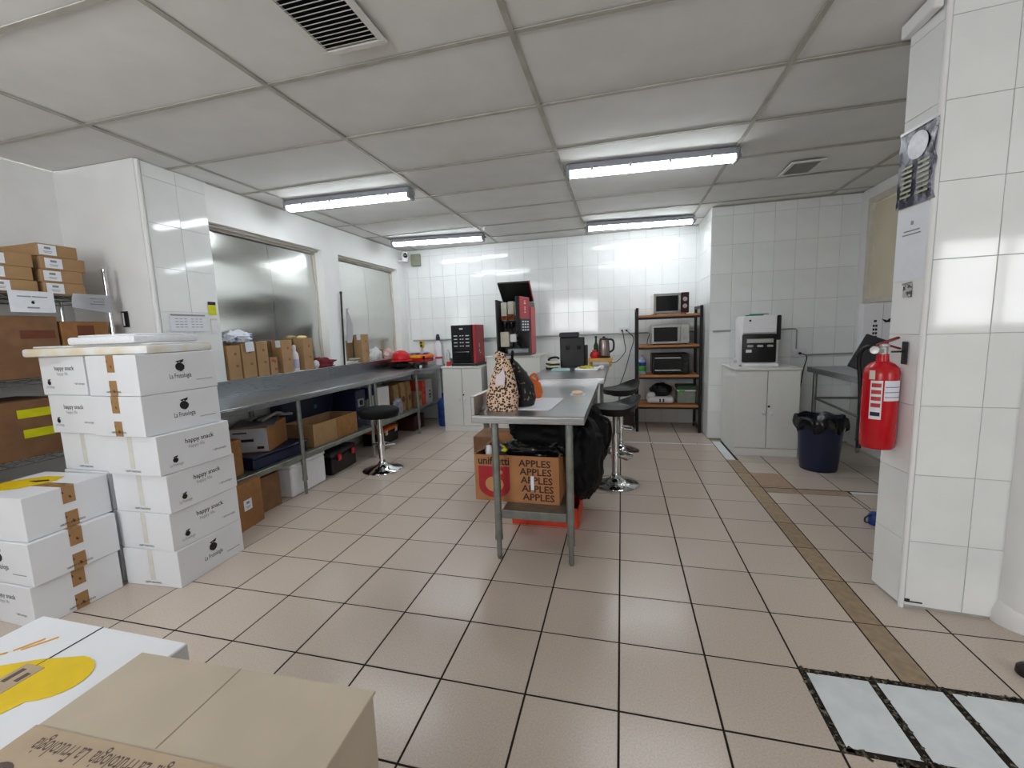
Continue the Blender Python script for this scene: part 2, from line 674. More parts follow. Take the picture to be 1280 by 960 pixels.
# left wall with two window recesses
WIN = ((1.45, 2.775), (3.05, 4.395))
SILL, HEAD = .985, 2.255
bm = BM()
bx(bm, XL - .25, XL, .945, YB, 0, SILL)
bx(bm, XL - .25, XL, .945, YB, HEAD, H)
bx(bm, XL - .25, XL, .945, WIN[0][0], SILL, HEAD)
bx(bm, XL - .25, XL, WIN[0][1], WIN[1][0], SILL, HEAD)
bx(bm, XL - .25, XL, WIN[1][1], YB, SILL, HEAD)
bx(bm, XL - .40, XL - .25, 1.101, YB, 0, H)
WL = struct(obj('wall_left', bm, paint_m))
tile_wall(WL, '+x', .985, 1.445, .62, H, XL + .006, [1.217], jit=.004)
bm = BM()
cyl(bm, (XL + .002, .965, .3), (XL + .002, .965, H - .002), .014, seg=10)
obj('corner_bead', bm, paint_m, WL, smooth=40)
bm = BM()
bx(bm, XA - .1, XL - .25, .945, 1.1, 0, H)
struct(obj('wall_left_return', bm, paint_m))
bm = BM()
bx(bm, XA - .12, XA, YREAR, .945, 0, H)
struct(obj('wall_left_alcove', bm, paint_m))

for n, (a, b) in enumerate(WIN):
    w = bpy.data.objects.new('window_%d' % (n + 1), None)
    COL.objects.link(w)
    w.location = (XL - .12, (a + b) / 2, SILL)
    struct(w)
    hw, hh = (b - a) / 2, HEAD - SILL
    for s in (-1, 1):
        bm = BM()
        ny, nz = 14, 30
        vs = {}
        y0, y1 = (-hw + .012, -.002) if s < 0 else (.002, hw - .012)
        if n == 0:
            y0, y1 = (-hw + .012, .02) if s < 0 else (.024, hw - .012)
        for i in range(ny + 1):
            for j in range(nz + 1):
                y = y0 + (y1 - y0) * i / ny
                z = .006 + (hh - .05) * j / nz
                e = math.sin(math.pi * i / ny) * math.sin(math.pi * j / nz)
                d = .010 * math.sin(math.pi * j / nz) + .0062 * math.sin(8.0 * z + 1.2 * y + 1.2 * n + 1.0) + .0022 * math.sin(19 * z - 2.0 * y + 2 * n) + .002 * e * math.sin(3 * y)
                vs[i, j] = bm.verts.new((d + .012, y, z))
        for i in range(ny):
            for j in range(nz):
                bm.faces.new((vs[i, j], vs[i + 1, j], vs[i + 1, j + 1], vs[i, j + 1]))
        obj('steel_panel', bm, panel_m, w, smooth=60)
    bm = BM()
    for (p, q, zz, t) in ((.004, .03, hh - .035, .035), (.045, .07, hh - .02, .02)):
        bx(bm, p, q, -hw + .002, hw - .002, zz, zz + t, .003)
    bx(bm, .004, .03, -hw + .002, -hw + .02, 0.002, hh - .04)
    bx(bm, .004, .03, hw - .02, hw - .002, 0.002, hh - .04)
    obj('window_frame', bm, alu_m, w)

# right wall with the cream window
WY0, WY1, WZ0, WZ1 = 1.6, 3.63, 1.45, 2.44
bm = BM()
bx(bm, XR, XR + .15, 1.0, YJ, 0, WZ0)
bx(bm, XR, XR + .15, 1.0, YJ, WZ1, H)
bx(bm, XR, XR + .15, WY1, YJ, WZ0, WZ1)
bx(bm, XR, XR + .15, 1.0, WY0, WZ0, WZ1)
WR = struct(obj('wall_right', bm, paint_m))
w3 = bpy.data.objects.new('window_3', None)
COL.objects.link(w3)
w3.location = (XR, (WY0 + WY1) / 2, WZ0)
struct(w3)
hw, hh = (WY1 - WY0) / 2, WZ1 - WZ0
bm = BM()
for a, b in ((-hw, -hw + .05), (hw - .05, hw), (-.02, .02)):
    bx(bm, -.035, .03, a, b, 0, hh, .005)
bx(bm, -.034, .03, -hw + .05, hw - .05, 0, .05, .005)
bx(bm, -.034, .03, -hw + .05, hw - .05, hh - .06, hh, .005)
obj('window_frame', bm, alu_m, w3)
for a, b in ((-hw + .052, -.022), (.022, hw - .052)):
    bm = BM()
    bx(bm, .0, .012, a, b, .052, hh - .062, .002)
    obj('pane', bm, cream_pane_m, w3)

# tiled pillar with the extinguisher
PIL = [(1.242, .825), (1.575, .79), (1.575, 1.011), (1.222, 1.011)]
bm = BM()
prism(bm, PIL, H)
WP = struct(obj('wall_pillar', bm, wall_grout_m))
ang = math.atan2(.79 - .825, 1.575 - 1.242)
om = Matrix.Translation((1.242, .825, 0)) @ Matrix.Rotation(ang, 4, 'Z')
tile_wall(WP, '-y', .012, .335, TZ0, H, -.004, [.213], org=om, jit=.002)
ang2 = math.atan2(1.242 - 1.222, .186)
om2 = Matrix.Translation((1.242, .825, 0)) @ Matrix.Rotation(ang2, 4, 'Z')
tile_wall(WP, '-x', .012, .186, TZ0, H, -.004, [], org=om2, jit=.001)
bm = BM()
cyl(bm, (1.242, .822, .0), (1.242, .822, H - .002), .0105, seg=12)
obj('corner_bead', bm, paint_m, WP, smooth=40)
bm = BM()
box(bm, (1.205, .92, H - .03), (.035, .20, .055), .004)
obj('top_moulding', bm, paint_m, WP)
# rounded white pipe casing to the right of the pillar, and the wall behind it
bm = BM()
prism(bm, [(1.565, .80)] + [(1.64 + .075 * math.cos(R(a)), .80 + .10 * math.sin(R(a))) for a in range(180, 361, 20)] + [(1.75, .80), (1.75, .95), (1.565, .95)], H)
lathe(bm, [(.118, 0), (.118, .05), (.10, .10), (.08, .13)], 20, Matrix.Translation((1.665, .80, 0)))
struct(obj('wall_pipe_casing', bm, paint_m, smooth=40))
bm = BM()
bx(bm, 1.575, XRR, .86, 1.011, 0, H)
struct(obj('wall_right_front', bm, paint_m))
bm = BM()
bx(bm, XRR, XRR + .12, YREAR, 1.0, 0, H)
struct(obj('wall_right_side', bm, paint_m))
# rear wall with two daylight openings (behind the photographer)
bm = BM()
OP = ((-2.15, -.75, 1.15, 2.3), (2.6, 3.7, 1.15, 2.15))
xs = [XA, OP[0][0], OP[0][1], OP[1][0], OP[1][1], XRR]
bx(bm, xs[0], xs[1], YREAR - .12, YREAR, 0, H)
bx(bm, xs[2], xs[3], YREAR - .12, YREAR, 0, H)
bx(bm, xs[4], xs[5], YREAR - .12, YREAR, 0, H)
for a, b, c, d in OP:
    bx(bm, a, b, YREAR - .12, YREAR, 0, c)
    bx(bm, a, b, YREAR - .12, YREAR, d, H)
struct(obj('wall_rear', bm, paint_m))
for n, (a, b, c, d) in enumerate(OP):
    bm = BM()
    for x in (a + .02, (a + b) / 2, b - .02):
        bx(bm, x - .02, x + .02, YREAR - .08, YREAR - .03, c, d)
    for z in (c + .02, d - .02):
        bx(bm, a + .04, (a + b) / 2 - .02, YREAR - .08, YREAR - .03, z - .02, z + .02)
        bx(bm, (a + b) / 2 + .02, b - .04, YREAR - .08, YREAR - .03, z - .02, z + .02)
    struct(obj('window_%d' % (n + 4), bm, alu_m))
    pl = bpy.data.lights.new('daylight_portal', 'AREA')
    pl.shape = 'RECTANGLE'
    pl.size, pl.size_y = b - a, d - c
    pl.cycles.is_portal = True
    po = bpy.data.objects.new('daylight_portal', pl)
    COL.objects.link(po)
    po.location = ((a + b) / 2, YREAR - .12, (c + d) / 2)
    po.rotation_euler = (R(90), 0, 0)

# ------------------------------------------------------------------ ceiling
CX0, CY0, CDX, CDY = -1.6656, .547, 1.2397, .6159
bm = BM()
bx(bm, XA - .1, XRR + .1, YREAR - .1, YB + .15, H + .03, H + .12)
CE = struct(obj('ceiling', bm, ceil_dark_m))
vx = sorted([XA] + [CX0 + CDX * k for k in range(-1, 5)] + [XRR])
vy = sorted([YREAR] + [CY0 + CDY * k for k in range(-6, 7)] + [YB])
PM = {}
for a, b in zip(vx, vx[1:]):
    for c, d in zip(vy, vy[1:]):
        if b - a < .03 or d - c < .03:
            continue
        k = (round(b - a, 3), round(d - c, 3))
        if k not in PM:
            t = BM()
            box(t, (0, 0, .006), (b - a - .004, d - c - .004, .010), .001)
            me = bpy.data.meshes.new('panel')
            t.to_mesh(me)
            t.free()
            me.materials.append(ceil_m)
            PM[k] = me
        o = obj('panel', PM[k], ceil_m, CE)
        o.location = ((a + b) / 2, (c + d) / 2, H + random.uniform(.003, .006))
        o.rotation_euler = (random.gauss(0, .0025), random.gauss(0, .0015), 0)
for k, x in enumerate(vx[1:-1]):
    bm = BM()
    bx(bm, x - .012, x + .012, YREAR, YB, H - .004, H)
    bx(bm, x - .002, x + .002, YREAR, YB, H, H + .028)
    obj('main_runner', bm, tbar_m, CE)
for y in vy[1:-1]:
    for a, b in zip(vx, vx[1:]):
        bm = BM()
        bx(bm, a + .0125, b - .0125, y - .012, y + .012, H - .0035, H)
        bx(bm, a + .0125, b - .0125, y - .002, y + .002, H, H + .028)
        obj('cross_runner', bm, tbar_m, CE)
bm = BM()
for (x0, x1, y0, y1) in ((XL, XJ, YB - .03, YB - .01), (XJ, XR, YJ - .03, YJ - .01), (XL + .005, XL + .022, 1.46, YB - .03)):
    bx(bm, x0, x1, y0, y1, H - .006, H - .001)
obj('wall_angle', bm, tbar_m, CE)

# ------------------------------------------------------------------ ceiling lights
def ceiling_light(loc, rz, label):
    t = thing('ceiling_light', label, 'ceiling light', loc, rz, 'fluorescent ceiling lights')
    L = 1.23
    bm = BM()
    prism(bm, [(-.055, -.045), (.055, -.045), (.048, 0), (-.048, 0)], L - .06,
          Matrix(((0, 0, 1, -(L - .06) / 2), (1, 0, 0, 0), (0, 1, 0, 0), (0, 0, 0, 1))))
    obj('housing', bm, housing_m, t)
    bm = BM()
    pr_ = [(-.05, -.046)] + [(-.05 * math.cos(R(a)), -.046 - .04 * math.sin(R(a))) for a in range(10, 180, 17)] + [(.05, -.046)]
    prism(bm, pr_, L - .07, Matrix(((0, 0, 1, -(L - .07) / 2), (1, 0, 0, 0), (0, 1, 0, 0), (0, 0, 0, 1))))
    obj('diffuser', bm, tube_m, t, smooth=50)
    for s in (-1, 1):
        bm = BM()
        box(bm, (s * (L / 2 - .017), 0, -.045), (.03, .115, .088), .008)
        cyl(bm, (s * (L / 2 - .005), 0, -.045), (s * (L / 2 + .018), 0, -.045), .014, seg=10)
        obj('end_cap', bm, grey_m, t)
    for k in range(4):
        bm = BM()
        x = -.42 + k * .28
        box(bm, (x, -.055, -.046), (.02, .012, .03), .002)
        obj('clip', bm, silver_m, t)
    return t


LZ = H - .0045
ceiling_light((-2.32, 2.10, LZ), R(2.4), 'lit fluorescent ceiling light nearest the left steel window, above the worktop')
ceiling_light((-2.27, 3.90, LZ), R(6), 'lit fluorescent ceiling light above the wall camera in the far left corner')
ceiling_light((.22, 2.15, LZ), R(4), 'lit fluorescent ceiling light above the middle of the room, largest in view')
ceiling_light((.22, 4.04, LZ), R(6), 'lit fluorescent ceiling light against the back wall above the microwave shelf')
ceiling_light((-2.32, -.62, LZ), 0, 'lit fluorescent ceiling light behind the camera on the left')

# ------------------------------------------------------------------ ceiling vents
def vent(loc, w, d, rz, n, label, along):
    t = thing('ceiling_vent', label, 'vent', loc, rz, 'ceiling vents')
    bm = BM()
    f = .028
    for (x0, x1, y0, y1) in ((-w / 2, w / 2, -d / 2, -d / 2 + f), (-w / 2, w / 2, d / 2 - f, d / 2), (-w / 2, -w / 2 + f, -d / 2 + f, d / 2 - f), (w / 2 - f, w / 2, -d / 2 + f, d / 2 - f)):
        bx(bm, x0, x1, y0, y1, -.016, -.005, .002)
    obj('frame', bm, white_lam_m, t)
    bm = BM()
    bx(bm, -w / 2 + f, w / 2 - f, -d / 2 + f, d / 2 - f, -.005, -.002)
    obj('duct_backing', bm, blackp_m, t)
    for k in range(n):
        y = -d / 2 + f + (k + .5) * (d - 2 * f) / n
        bm = BM()
        box(bm, (0, y, -.011), (w - 2 * f, .012, .003), 0, mrot(rx=R(38)))
        obj('slat', bm, silver_m, t)
    return t


vent((-1.085, .245, H - .004), .30, .36, 0, 13, 'white slatted ceiling vent nearest the camera', 0)
vent((1.43, 2.76, H - .004), .24, .32, 0, 12, 'small grey ceiling vent near the right wall window', 0)

# ------------------------------------------------------------------ wall fittings
def tube_obj(name, pts, r, mat, label=None, cat=None, parent=None, seg=8, smooth_n=0, group=None):
    bm = BM()
    tube(bm, smooth_path(pts, smooth_n) if smooth_n else pts, r, seg)
    o = obj(name, bm, mat, parent, smooth=50)
    if label:
        tag(o, label, cat, group)
    return o


conduit_m = M('grey_conduit', '#9aa09c', 0.5)
tube_obj('conduit', [(-3.06, YB - .022, 1.215), (.94, YB - .022, 1.222)], .010, conduit_m, 'thin grey conduit running level along the back wall tiles', 'conduit')
tube_obj('conduit', [(-3.095, YB - .022, 2.30), (-3.095, YB - .022, 1.235)], .011, whitep_m, 'vertical white conduit below the security camera', 'conduit')
tube_obj('conduit', [(XJ + .03, YJ - .022, 1.225), (1.17, YJ - .022, 1.228)], .010, conduit_m, 'short conduit on the right tiled wall left of the water dispenser', 'conduit')
tube_obj('conduit', [(1.60, YJ - .022, 1.225), (1.80, YJ - .022, 1.225), (1.815, YJ - .022, 1.21), (1.815, YJ - .022, 1.01)], .007, conduit_m, 'bent conduit dropping to the socket right of the water dispenser', 'conduit')
tube_obj('conduit', [(1.90, YJ - .022, .945), (2.33, YJ - .022, .955)], .009, conduit_m, 'conduit from the socket towards the right corner above the steel table', 'conduit')


def socket(loc, w, h, label, face='-y', holes=2):
    t = thing('wall_socket', label, 'socket', loc, 0, 'wall sockets')
    bm = BM()
    box(bm, (0, -.012, 0), (w, .024, h), .005)
    obj('plate', bm, whitep_m, t)
    for k in range(holes):
        x = (k - (holes - 1) / 2) * .055
        bm = BM()
        cyl(bm, (x, -.0245, 0), (x, -.045, 0), .013, seg=10)
        obj('plug', bm, blackp_m, t)
    return t


socket((.05, YB - .008, 1.262), .13, .085, 'white double socket on the back wall above the kettle', holes=2)
socket((.40, YB - .008, 1.262), .10, .085, 'white socket behind the middle microwave', holes=1)
socket((1.845, YJ - .008, .965), .13, .085, 'white socket on the right wall beside the water dispenser', holes=1)
tube_obj('power_cable', [(.03, YB - .06, 1.255), (.05, YB - .07, 1.12), (.06, YB - .1, .98), (-.06, YB - .3, .86), (-.16, 3.98, .90), (-.17, 3.85, .93)], .005, blackp_m, 'black kettle lead hanging from the double socket', 'cable', smooth_n=6)
tube_obj('power_cable', [(.085, YB - .06, 1.255), (.17, YB - .06, 1.15), (.12, YB - .05, .95), (.06, YB - .05, .72), (-.02, YB - .05, .5)], .005, blackp_m, 'black cable falling from the double socket beside the shelf', 'cable', smooth_n=6)
tube_obj('power_cable', [(1.845, YJ - .055, .965), (1.90, YJ - .07, .93), (1.88, YJ - .06, .80), (1.86, YJ - .05, .6)], .005, blackp_m, 'black cable hanging from the socket beside the dispenser', 'cable', smooth_n=6)

# security camera and junction box
t = thing('junction_box', 'olive grey junction box high in the far left corner', 'box', (-2.93, YB - .008, 2.40))
bm = BM()
box(bm, (0, -.03, 0), (.14, .06, .17), .006)
obj('case', bm, M('olive_grey', '#8d8f7c', .6), t)
bm = BM()
box(bm, (0, -.063, 0), (.12, .006, .15), .002)
obj('cover', bm, M('olive_grey', '#8d8f7c', .6), t)
t = thing('security_camera', 'small white security camera with black lens in the far left corner', 'camera', (XL + .002, 4.44, 2.43))
t.scale = (1.5, 1.5, 1.5)
bm = BM()
cyl(bm, (0, 0, -.03), (.06, 0, -.03), .012, seg=10)
cyl(bm, (0, 0, -.03), (.008, 0, -.03), .03, seg=14)
obj('bracket', bm, whitep_m, t, smooth=40)
bm = BM()
lathe(bm, [(0, -.05), (.028, -.045), (.034, -.01), (.034, .02), (.028, .045), (0, .052)], 18, Matrix.Translation((.075, 0, 0)))
obj('housing', bm, whitep_m, t, smooth=50)
bm = BM()
lathe(bm, [(0, 0), (.022, .0), (.022, .01), (0, .016)], 16, Matrix.Translation((.093, -.026, .01)) @ mrot(rx=R(95), rz=R(35)))
obj('lens', bm, glass_dark_m, t, smooth=50)
t = thing('wall_switch', 'yellow and black emergency switch on the back wall left end', 'switch', (-2.92, YB - .008, 1.16))
bm = BM()
box(bm, (0, -.018, 0), (.06, .036, .10), .004)
obj('case', bm, M('switch_yellow', '#c9a63a', .5), t)
for z in (-.022, .024):
    bm = BM()
    cyl(bm, (0, -.0365, z), (0, -.046, z), .015, seg=12)
    obj('button', bm, blackp_m, t)

# ------------------------------------------------------------------ left steel worktops
def leg_part(parent, x, y, z1, r=.019, mat=None):
    bm = BM()
    cyl(bm, (x, y, .12), (x, y, z1), r, seg=14)
    cyl(bm, (x, y, .02), (x, y, .12), r * .72, seg=12)
    cyl(bm, (x, y, .12), (x, y, .15), r * 1.12, seg=14)
    cyl(bm, (x, y, 0), (x, y, .024), r * .55, r * .8, seg=12)
    return obj('leg', bm, mat or galv_m, parent, smooth=40)


def bench(y0, y1, legs, label):
    x0, x1 = XL + .008, -2.548
    t = thing('steel_worktop', label, 'worktop', (0, y0, 0), 0, 'steel worktops along the left wall')
    L = y1 - y0
    bm = BM()
    bx(bm, x0 + .002, x1, 0, L, .842, .852, .002)
    bx(bm, x1 - .012, x1, .001, L - .001, .805, .843, .003)
    bx(bm, x0 + .002, x1 - .02, .001, .012, .81, .843)
    bx(bm, x0 + .002, x1 - .02, L - .012, L - .001, .81, .843)
    obj('tabletop', bm, steel_y_m, t)
    bm = BM()
    bx(bm, x0, x0 + .018, 0, L, .8525, .985, .003)
    bx(bm, x0 + .018, x0 + .03, 0, L, .8525, .862)
    obj('backsplash', bm, steel_y_m, t)
    bm = BM()
    bx(bm, x0 + .06, x1 - .03, .02, L - .02, .335, .342)
    bx(bm, x1 - .045, x1 - .028, .02, L - .02, .305, .345, .003)
    obj('undershelf', bm, galv_m, t)
    for y in legs:
        leg_part(t, -2.585, y - y0, .842)
        leg_part(t, x0 + .07, y - y0, .842)
    return t


bench(.70, 2.66, (.78, 1.575, 2.615), 'steel worktop nearest the camera on the left wall, beside the carton stacks')
bench(2.665, 4.56, (2.72, 3.69, 4.50), 'steel worktop at the far end of the left wall, holding the red helmet')

# ------------------------------------------------------------------ centre steel tables
def centre_table(y0, y1, x0, x1, zt, label, left_up, near_legs, far_legs):
    t = thing('steel_table', label, 'table', (0, y0, 0), 0, 'steel tables in the middle of the room')
    L = y1 - y0
    bm = BM()
    bx(bm, x0, x1, 0, L, zt - .01, zt, .002)
    for (a, b, c, d) in ((x0, x1, 0, .012), (x0, x1, L - .012, L), (x1 - .012, x1, .012, L - .012), (x0, x0 + .012, .012, L - .012)):
        bx(bm, a, b, c, d, zt - .045, zt - .009, .003)
    obj('tabletop', bm, steel_m, t)
    if left_up:
        bm = BM()
        bx(bm, x0, x0 + .022, 0, L, zt + .0005, zt + .105, .003)
        obj('upstand', bm, steel_m, t)
    for x in (x0 + .125, x1 - .085):
        for y in (near_legs, far_legs):
            leg_part(t, x, y, zt - .01, .021)
    bm = BM()
    bx(bm, x0 + .147, x1 - .107, .03, .075, .245, .295, .004)
    bx(bm, x0 + .147, x1 - .107, L - .12, L - .075, .245, .295, .004)
    bx(bm, x0 + .147, x1 - .107, .076, L - .121, .285, .293)
    obj('undershelf', bm, galv_m, t)
    return t


centre_table(.85, 2.255, -.80, -.175, .85, 'long steel table in the middle with the leopard print bag on it', True, .03, 1.30)
centre_table(2.26, 3.72, -.80, -.125, .885, 'steel table at the far end of the middle row under the black printer', False, .10, 1.38)

# ------------------------------------------------------------------ cartons
def carton_marks_logo(t, face, org, s=1.0):
    fruit_logo(.062 * s, t, face_m(face, Vector(org) + FACE[face] @ Vector((0, .035 * s, 0))))
    text('La Frutologia', .036 * s, ink_m, t, face_m(face, Vector(org) + FACE[face] @ Vector((0, -.022 * s, 0))), .006, .62)
    dashes('small_print', [(.13 * s, -.052 * s, .09 * s, .003)], ink_g_m, t, face_m(face, Vector(org)))


def carton_marks_snack(t, face, org, s=1.0):
    o = Vector(org)
    f = FACE[face]
    text('happy snack', .036 * s, ink_m, t, face_m(face, o + f @ Vector((.02 * s, .045 * s, 0))), .012, .95)
    text('happy life', .026 * s, ink_g_m, t, face_m(face, o + f @ Vector((0, .013 * s, 0))), 0, .95)
    fruit_logo(.036 * s, t, face_m(face, o + f @ Vector((-.125 * s, -.035 * s, 0))))
    text('La Frutologia', .022 * s, ink_g_m, t, face_m(face, o + f @ Vector((-.12 * s, -.065 * s, 0))), .004, .62)
    text('• lafrutologia', .018 * s, ink_m, t, face_m(face, o + f @ Vector((.13 * s, -.045 * s, 0))), .002, .95)


def carton(label, loc, size, rz=0.0, group=None, front=None, right=None, tape=None, ftape=None, fprint=True, name='white_carton', cat='carton'):
    w, d, h = size
    t = thing(name, label, cat, loc, rz, group)
    bm = BM()
    box(bm, (0, 0, h / 2), (w, d, h - .001), .0025)
    obj('body', bm, carton_m, t)
    e = .0004
    if right == 'logo':
        carton_marks_logo(t, '+x', (w / 2 + e, 0, h / 2))
    elif right == 'snack':
        carton_marks_snack(t, '+x', (w / 2 + e, 0, h / 2))
    if front == 'logo':
        carton_marks_logo(t, '-y', (0, -d / 2 - e, h / 2))
    elif front == 'snack':
        carton_marks_snack(t, '-y', (0, -d / 2 - e, h / 2), .92)
    for face, kind in ((('-y'), ftape), (('+x'), tape)):
        if not kind:
            continue
        o = Vector((0, -d / 2 - e, 0)) if face == '-y' else Vector((w / 2 + e, 0, 0))
        if kind == 'brown':
            slab_print('tape', .052, .085, tape_m, t, face_m(face, o + Vector((0, 0, h - .044))), .0015)
            slab_print('tape', .052, .078, tape_m, t, face_m(face, o + Vector((0, 0, .041))), .0015)
        else:
            slab_print('tape', .03, .17, tape_c_m, t, face_m(face, o + Vector((0, 0, h - .088))), .0008)
        if fprint:
            text('HAPPY SNACKING', .014, ink_m, t, face_m(face, o + FACE[face] @ Vector((.0, .022, 0)) + FACE[face] @ Vector((0, 0, .0018))), .01, .9)
    if tape == 'brown' or ftape == 'brown':
        bm = BM()
        if ftape == 'brown':
            box(bm, (0, 0, h + .0003), (.052, d, .001))
        else:
            box(bm, (0, 0, h + .0003), (w, .052, .001))
        obj('tape', bm, tape_m, t)
    return t


g = 'white cartons in the tall stack'
CS = (.362, .415, .209)
# front column: x -2.65..-2.29, y .25..0.665
carton('white carton at the bottom of the tall stack, fruit logo on its side', (-2.468, .462, 0), CS, R(3), g, right='logo', ftape='clear')
carton('white carton second from the floor in the tall stack', (-2.470, .462, .21), CS, R(1), g, right='snack', ftape='clear')
carton('white carton third from the floor in the tall stack', (-2.462, .462, .42), CS, R(2), g, right='snack', ftape='clear')
carton('white carton fourth from the floor in the tall stack, just under the taped pair', (-2.455, .445, .63), CS, R(0), g, right='snack', ftape='clear')
carton('taped white carton second from the top of the tall stack, logo on its side', (-2.487, .43, .84), CS, R(-1), g, right='logo', ftape='brown')
carton('taped white carton on top of the tall stack, under the foam lids', (-2.487, .435, 1.05), CS, R(-1.5), g, right='logo', ftape='brown')
# rear-left column
g = 'white cartons in the stack behind the tall one'
for k, (lab, dx, fr) in enumerate((('white carton hidden lowest in the rear left stack', 0, None), ('white carton second lowest in the rear left stack', 0, None),
                                   ('white carton third from the floor in the rear left stack', 0, None), ('plain white carton fourth from the floor left of the tall stack', .0, 'clear'),
                                   ('white carton with grey slogan left of the taped pair, lower one', -.03, 'snack'), ('white carton with grey slogan on top of the rear left stack', -.055, 'snack'))):
    carton(lab, (-2.842 + dx, .465 + (.01 if k == 3 else 0), .21 * k), (.345, .415, .209), R(-1), g, front=fr if fr == 'snack' else None, ftape=fr if fr == 'clear' else None)
# low stack nearest the left edge
g = 'white cartons in the low stack at the left edge'
for k, lab in enumerate(('taped white carton at the bottom of the low stack on the left edge', 'taped white carton in the middle of the low stack on the left edge', 'white carton with yellow printed lid on top of the low left stack')):
    c = carton(lab, (-2.845 + (.0, .012, -.018)[k], .048 + (-.002, 0, .004)[k], .21 * k), (.43, .352, .209), R((-2, 0, 3)[k]), g, front=(None, 'logo', None)[k] or 'snack' if k < 2 else None, tape='brown')
    if k == 2:
        poly = [(-.19, -.10), (-.05, -.13), (.05, -.06), (.10, .06), (.06, .12), (-.06, .11), (-.14, .03)]
        slab_print('yellow_print', 0, 0, yellow_m, c, Matrix.Translation((-.04, -.005, .2094)), .0006, poly)
        slab_print('dark_print', 0, 0, ink_m, c, Matrix.Translation((-.02, .02, .2098)), .0006, [(-.07, .01), (.02, .04), (.05, .025), (.0, .0)])

# foreground: big white carton with yellow fruit print and brown cardboard box
FZ = .70
for k in range(2):
    carton(('plain white carton on the floor under the yellow printed carton', 'plain white carton in the middle under the yellow printed carton')[k],
           (-1.183, -.872, .21 * k), (.46, .38, .2095), 0, 'white cartons at the front left')
c = carton('large white carton with yellow fruit printed on its lid, front left', (-1.183, -.872, .42), (.474, .39, .21), 0, 'white cartons at the front left')
top = .2102
slab_print('yellow_print', 0, 0, yellow_m, c, Matrix.Translation((0, 0, top)), .0006,
           [(.052 + .077 * math.cos(R(a)), .055 + .058 * math.sin(R(a))) for a in range(-70, 106, 15)] +
           [(-.04, .085), (-.14, .035), (-.21, -.02), (-.21, -.15), (.0, -.13), (.06, -.05)])
slab_print('dark_print', 0, 0, ink_m, c, Matrix.Translation((-.01, -.055, top + .0005)), .0006, circle(.045, 18, 0, 0, 1.3, .9))
bm = BM()
for (x, y, a, l) in ((-.128, .112, 62, .05), (-.108, .120, 54, .06), (-.16, .07, 40, .04)):
    box(bm, (x, y, top + .0005), (l, .005, .001), 0, mrot(rz=R(a)))
obj('orange_print', bm, orange_pm, c)
bm = BM()
box(bm, (-.025, 0, top), (.003, .386, .0012), 0)
obj('lid_seam', bm, ink_m, c)
bm = BM()
box(bm, (-.025, -.062, top + .001), (.055, .262, .001))
obj('tape', bm, tape_p_m, c)
bm = BM()
for y in (.04, -.01, -.06):
    box(bm, (-.036, y, top + .0016), (.012, .035, .0006))
    box(bm, (-.010, y, top + .0016), (.012, .022, .0006))
obj('tape_print', bm, ink_b_m, c)

t = thing('cardboard_box', 'large closed grey brown cardboard box in the front with printed tape', 'box', (-.650, -.978, 0), R(1.9))
w, d, h = .514, .40, FZ
bm = BM()
box(bm, (0, 0, (h - .006) / 2), (w - .006, d - .006, h - .006), .003)
obj('body', bm, card_l_m, t)
bm = BM()
bx(bm, -w / 2, w / 2, .002, d / 2, h - .006, h, .0015)
obj('flap', bm, card_l_m, t)
bm = BM()
bx(bm, -w / 2, w / 2, -d / 2, -.002, h - .006, h, .0015)
obj('flap', bm, card_l_m, t)
bm = BM()
box(bm, (0, -.012, h + .0006), (w + .002, .10, .0012))
tp = obj('tape', bm, tape_p_m, t)
for k in range(4):
    text('La Frutologia', .036, ink_b_m, t, Matrix.Translation((-.165 + k * .115, .012, h + .0014)) @ Matrix.Rotation(math.pi, 4, 'Z') @ Matrix.Rotation(R(0), 4, 'Z'), .004, .55)
for k in range(4):
    bm = BM()
    prism(bm, circle(.019, 18, 0, 0, 1.3), .0004)
    lg = obj('stamp', bm, ink_b_m, t, mat4=Matrix.Translation((-.215 + k * .115, -.035, h + .0014)))
    bm = BM()
    prism(bm, circle(.010, 14, .003, 0, 1.3), .0004)
    obj('stamp_centre', bm, tape_p_m, lg, mat4=Matrix.Translation((0, 0, .0005)))
bm = BM()
box(bm, (-.02, .12, h + .0003), (.0025, .155, .0006))
obj('crease', bm, M('card_crease', '#9f927e', .8), t)

# foam lids on the tall stack
t = thing('foam_slab', 'large yellowed foam lid lying across both carton stacks', 'lid', (-2.70, .45, 1.26), R(6))
bm = BM()
bx(bm, -.42, .36, -.20, .20, 0, .045, .012, 2)
obj('panel', bm, foam_y_m, t, smooth=40)
bm = BM()
bx(bm, -.39, .33, -.17, .17, .0455, .056, .006)
obj('raised_rim', bm, foam_m, t, smooth=40)
t = thing('foam_slab', 'smaller white foam lid on top of the large yellowed one', 'lid', (-2.56, .44, 1.3165), R(3))
bm = BM()
bx(bm, -.26, .18, -.18, .18, 0, .040, .012, 2)
obj('panel', bm, foam_m, t, smooth=40)
bm = BM()
bx(bm, -.23, .15, -.15, .15, .0405, .05, .006)
obj('raised_rim', bm, foam_m, t, smooth=40)

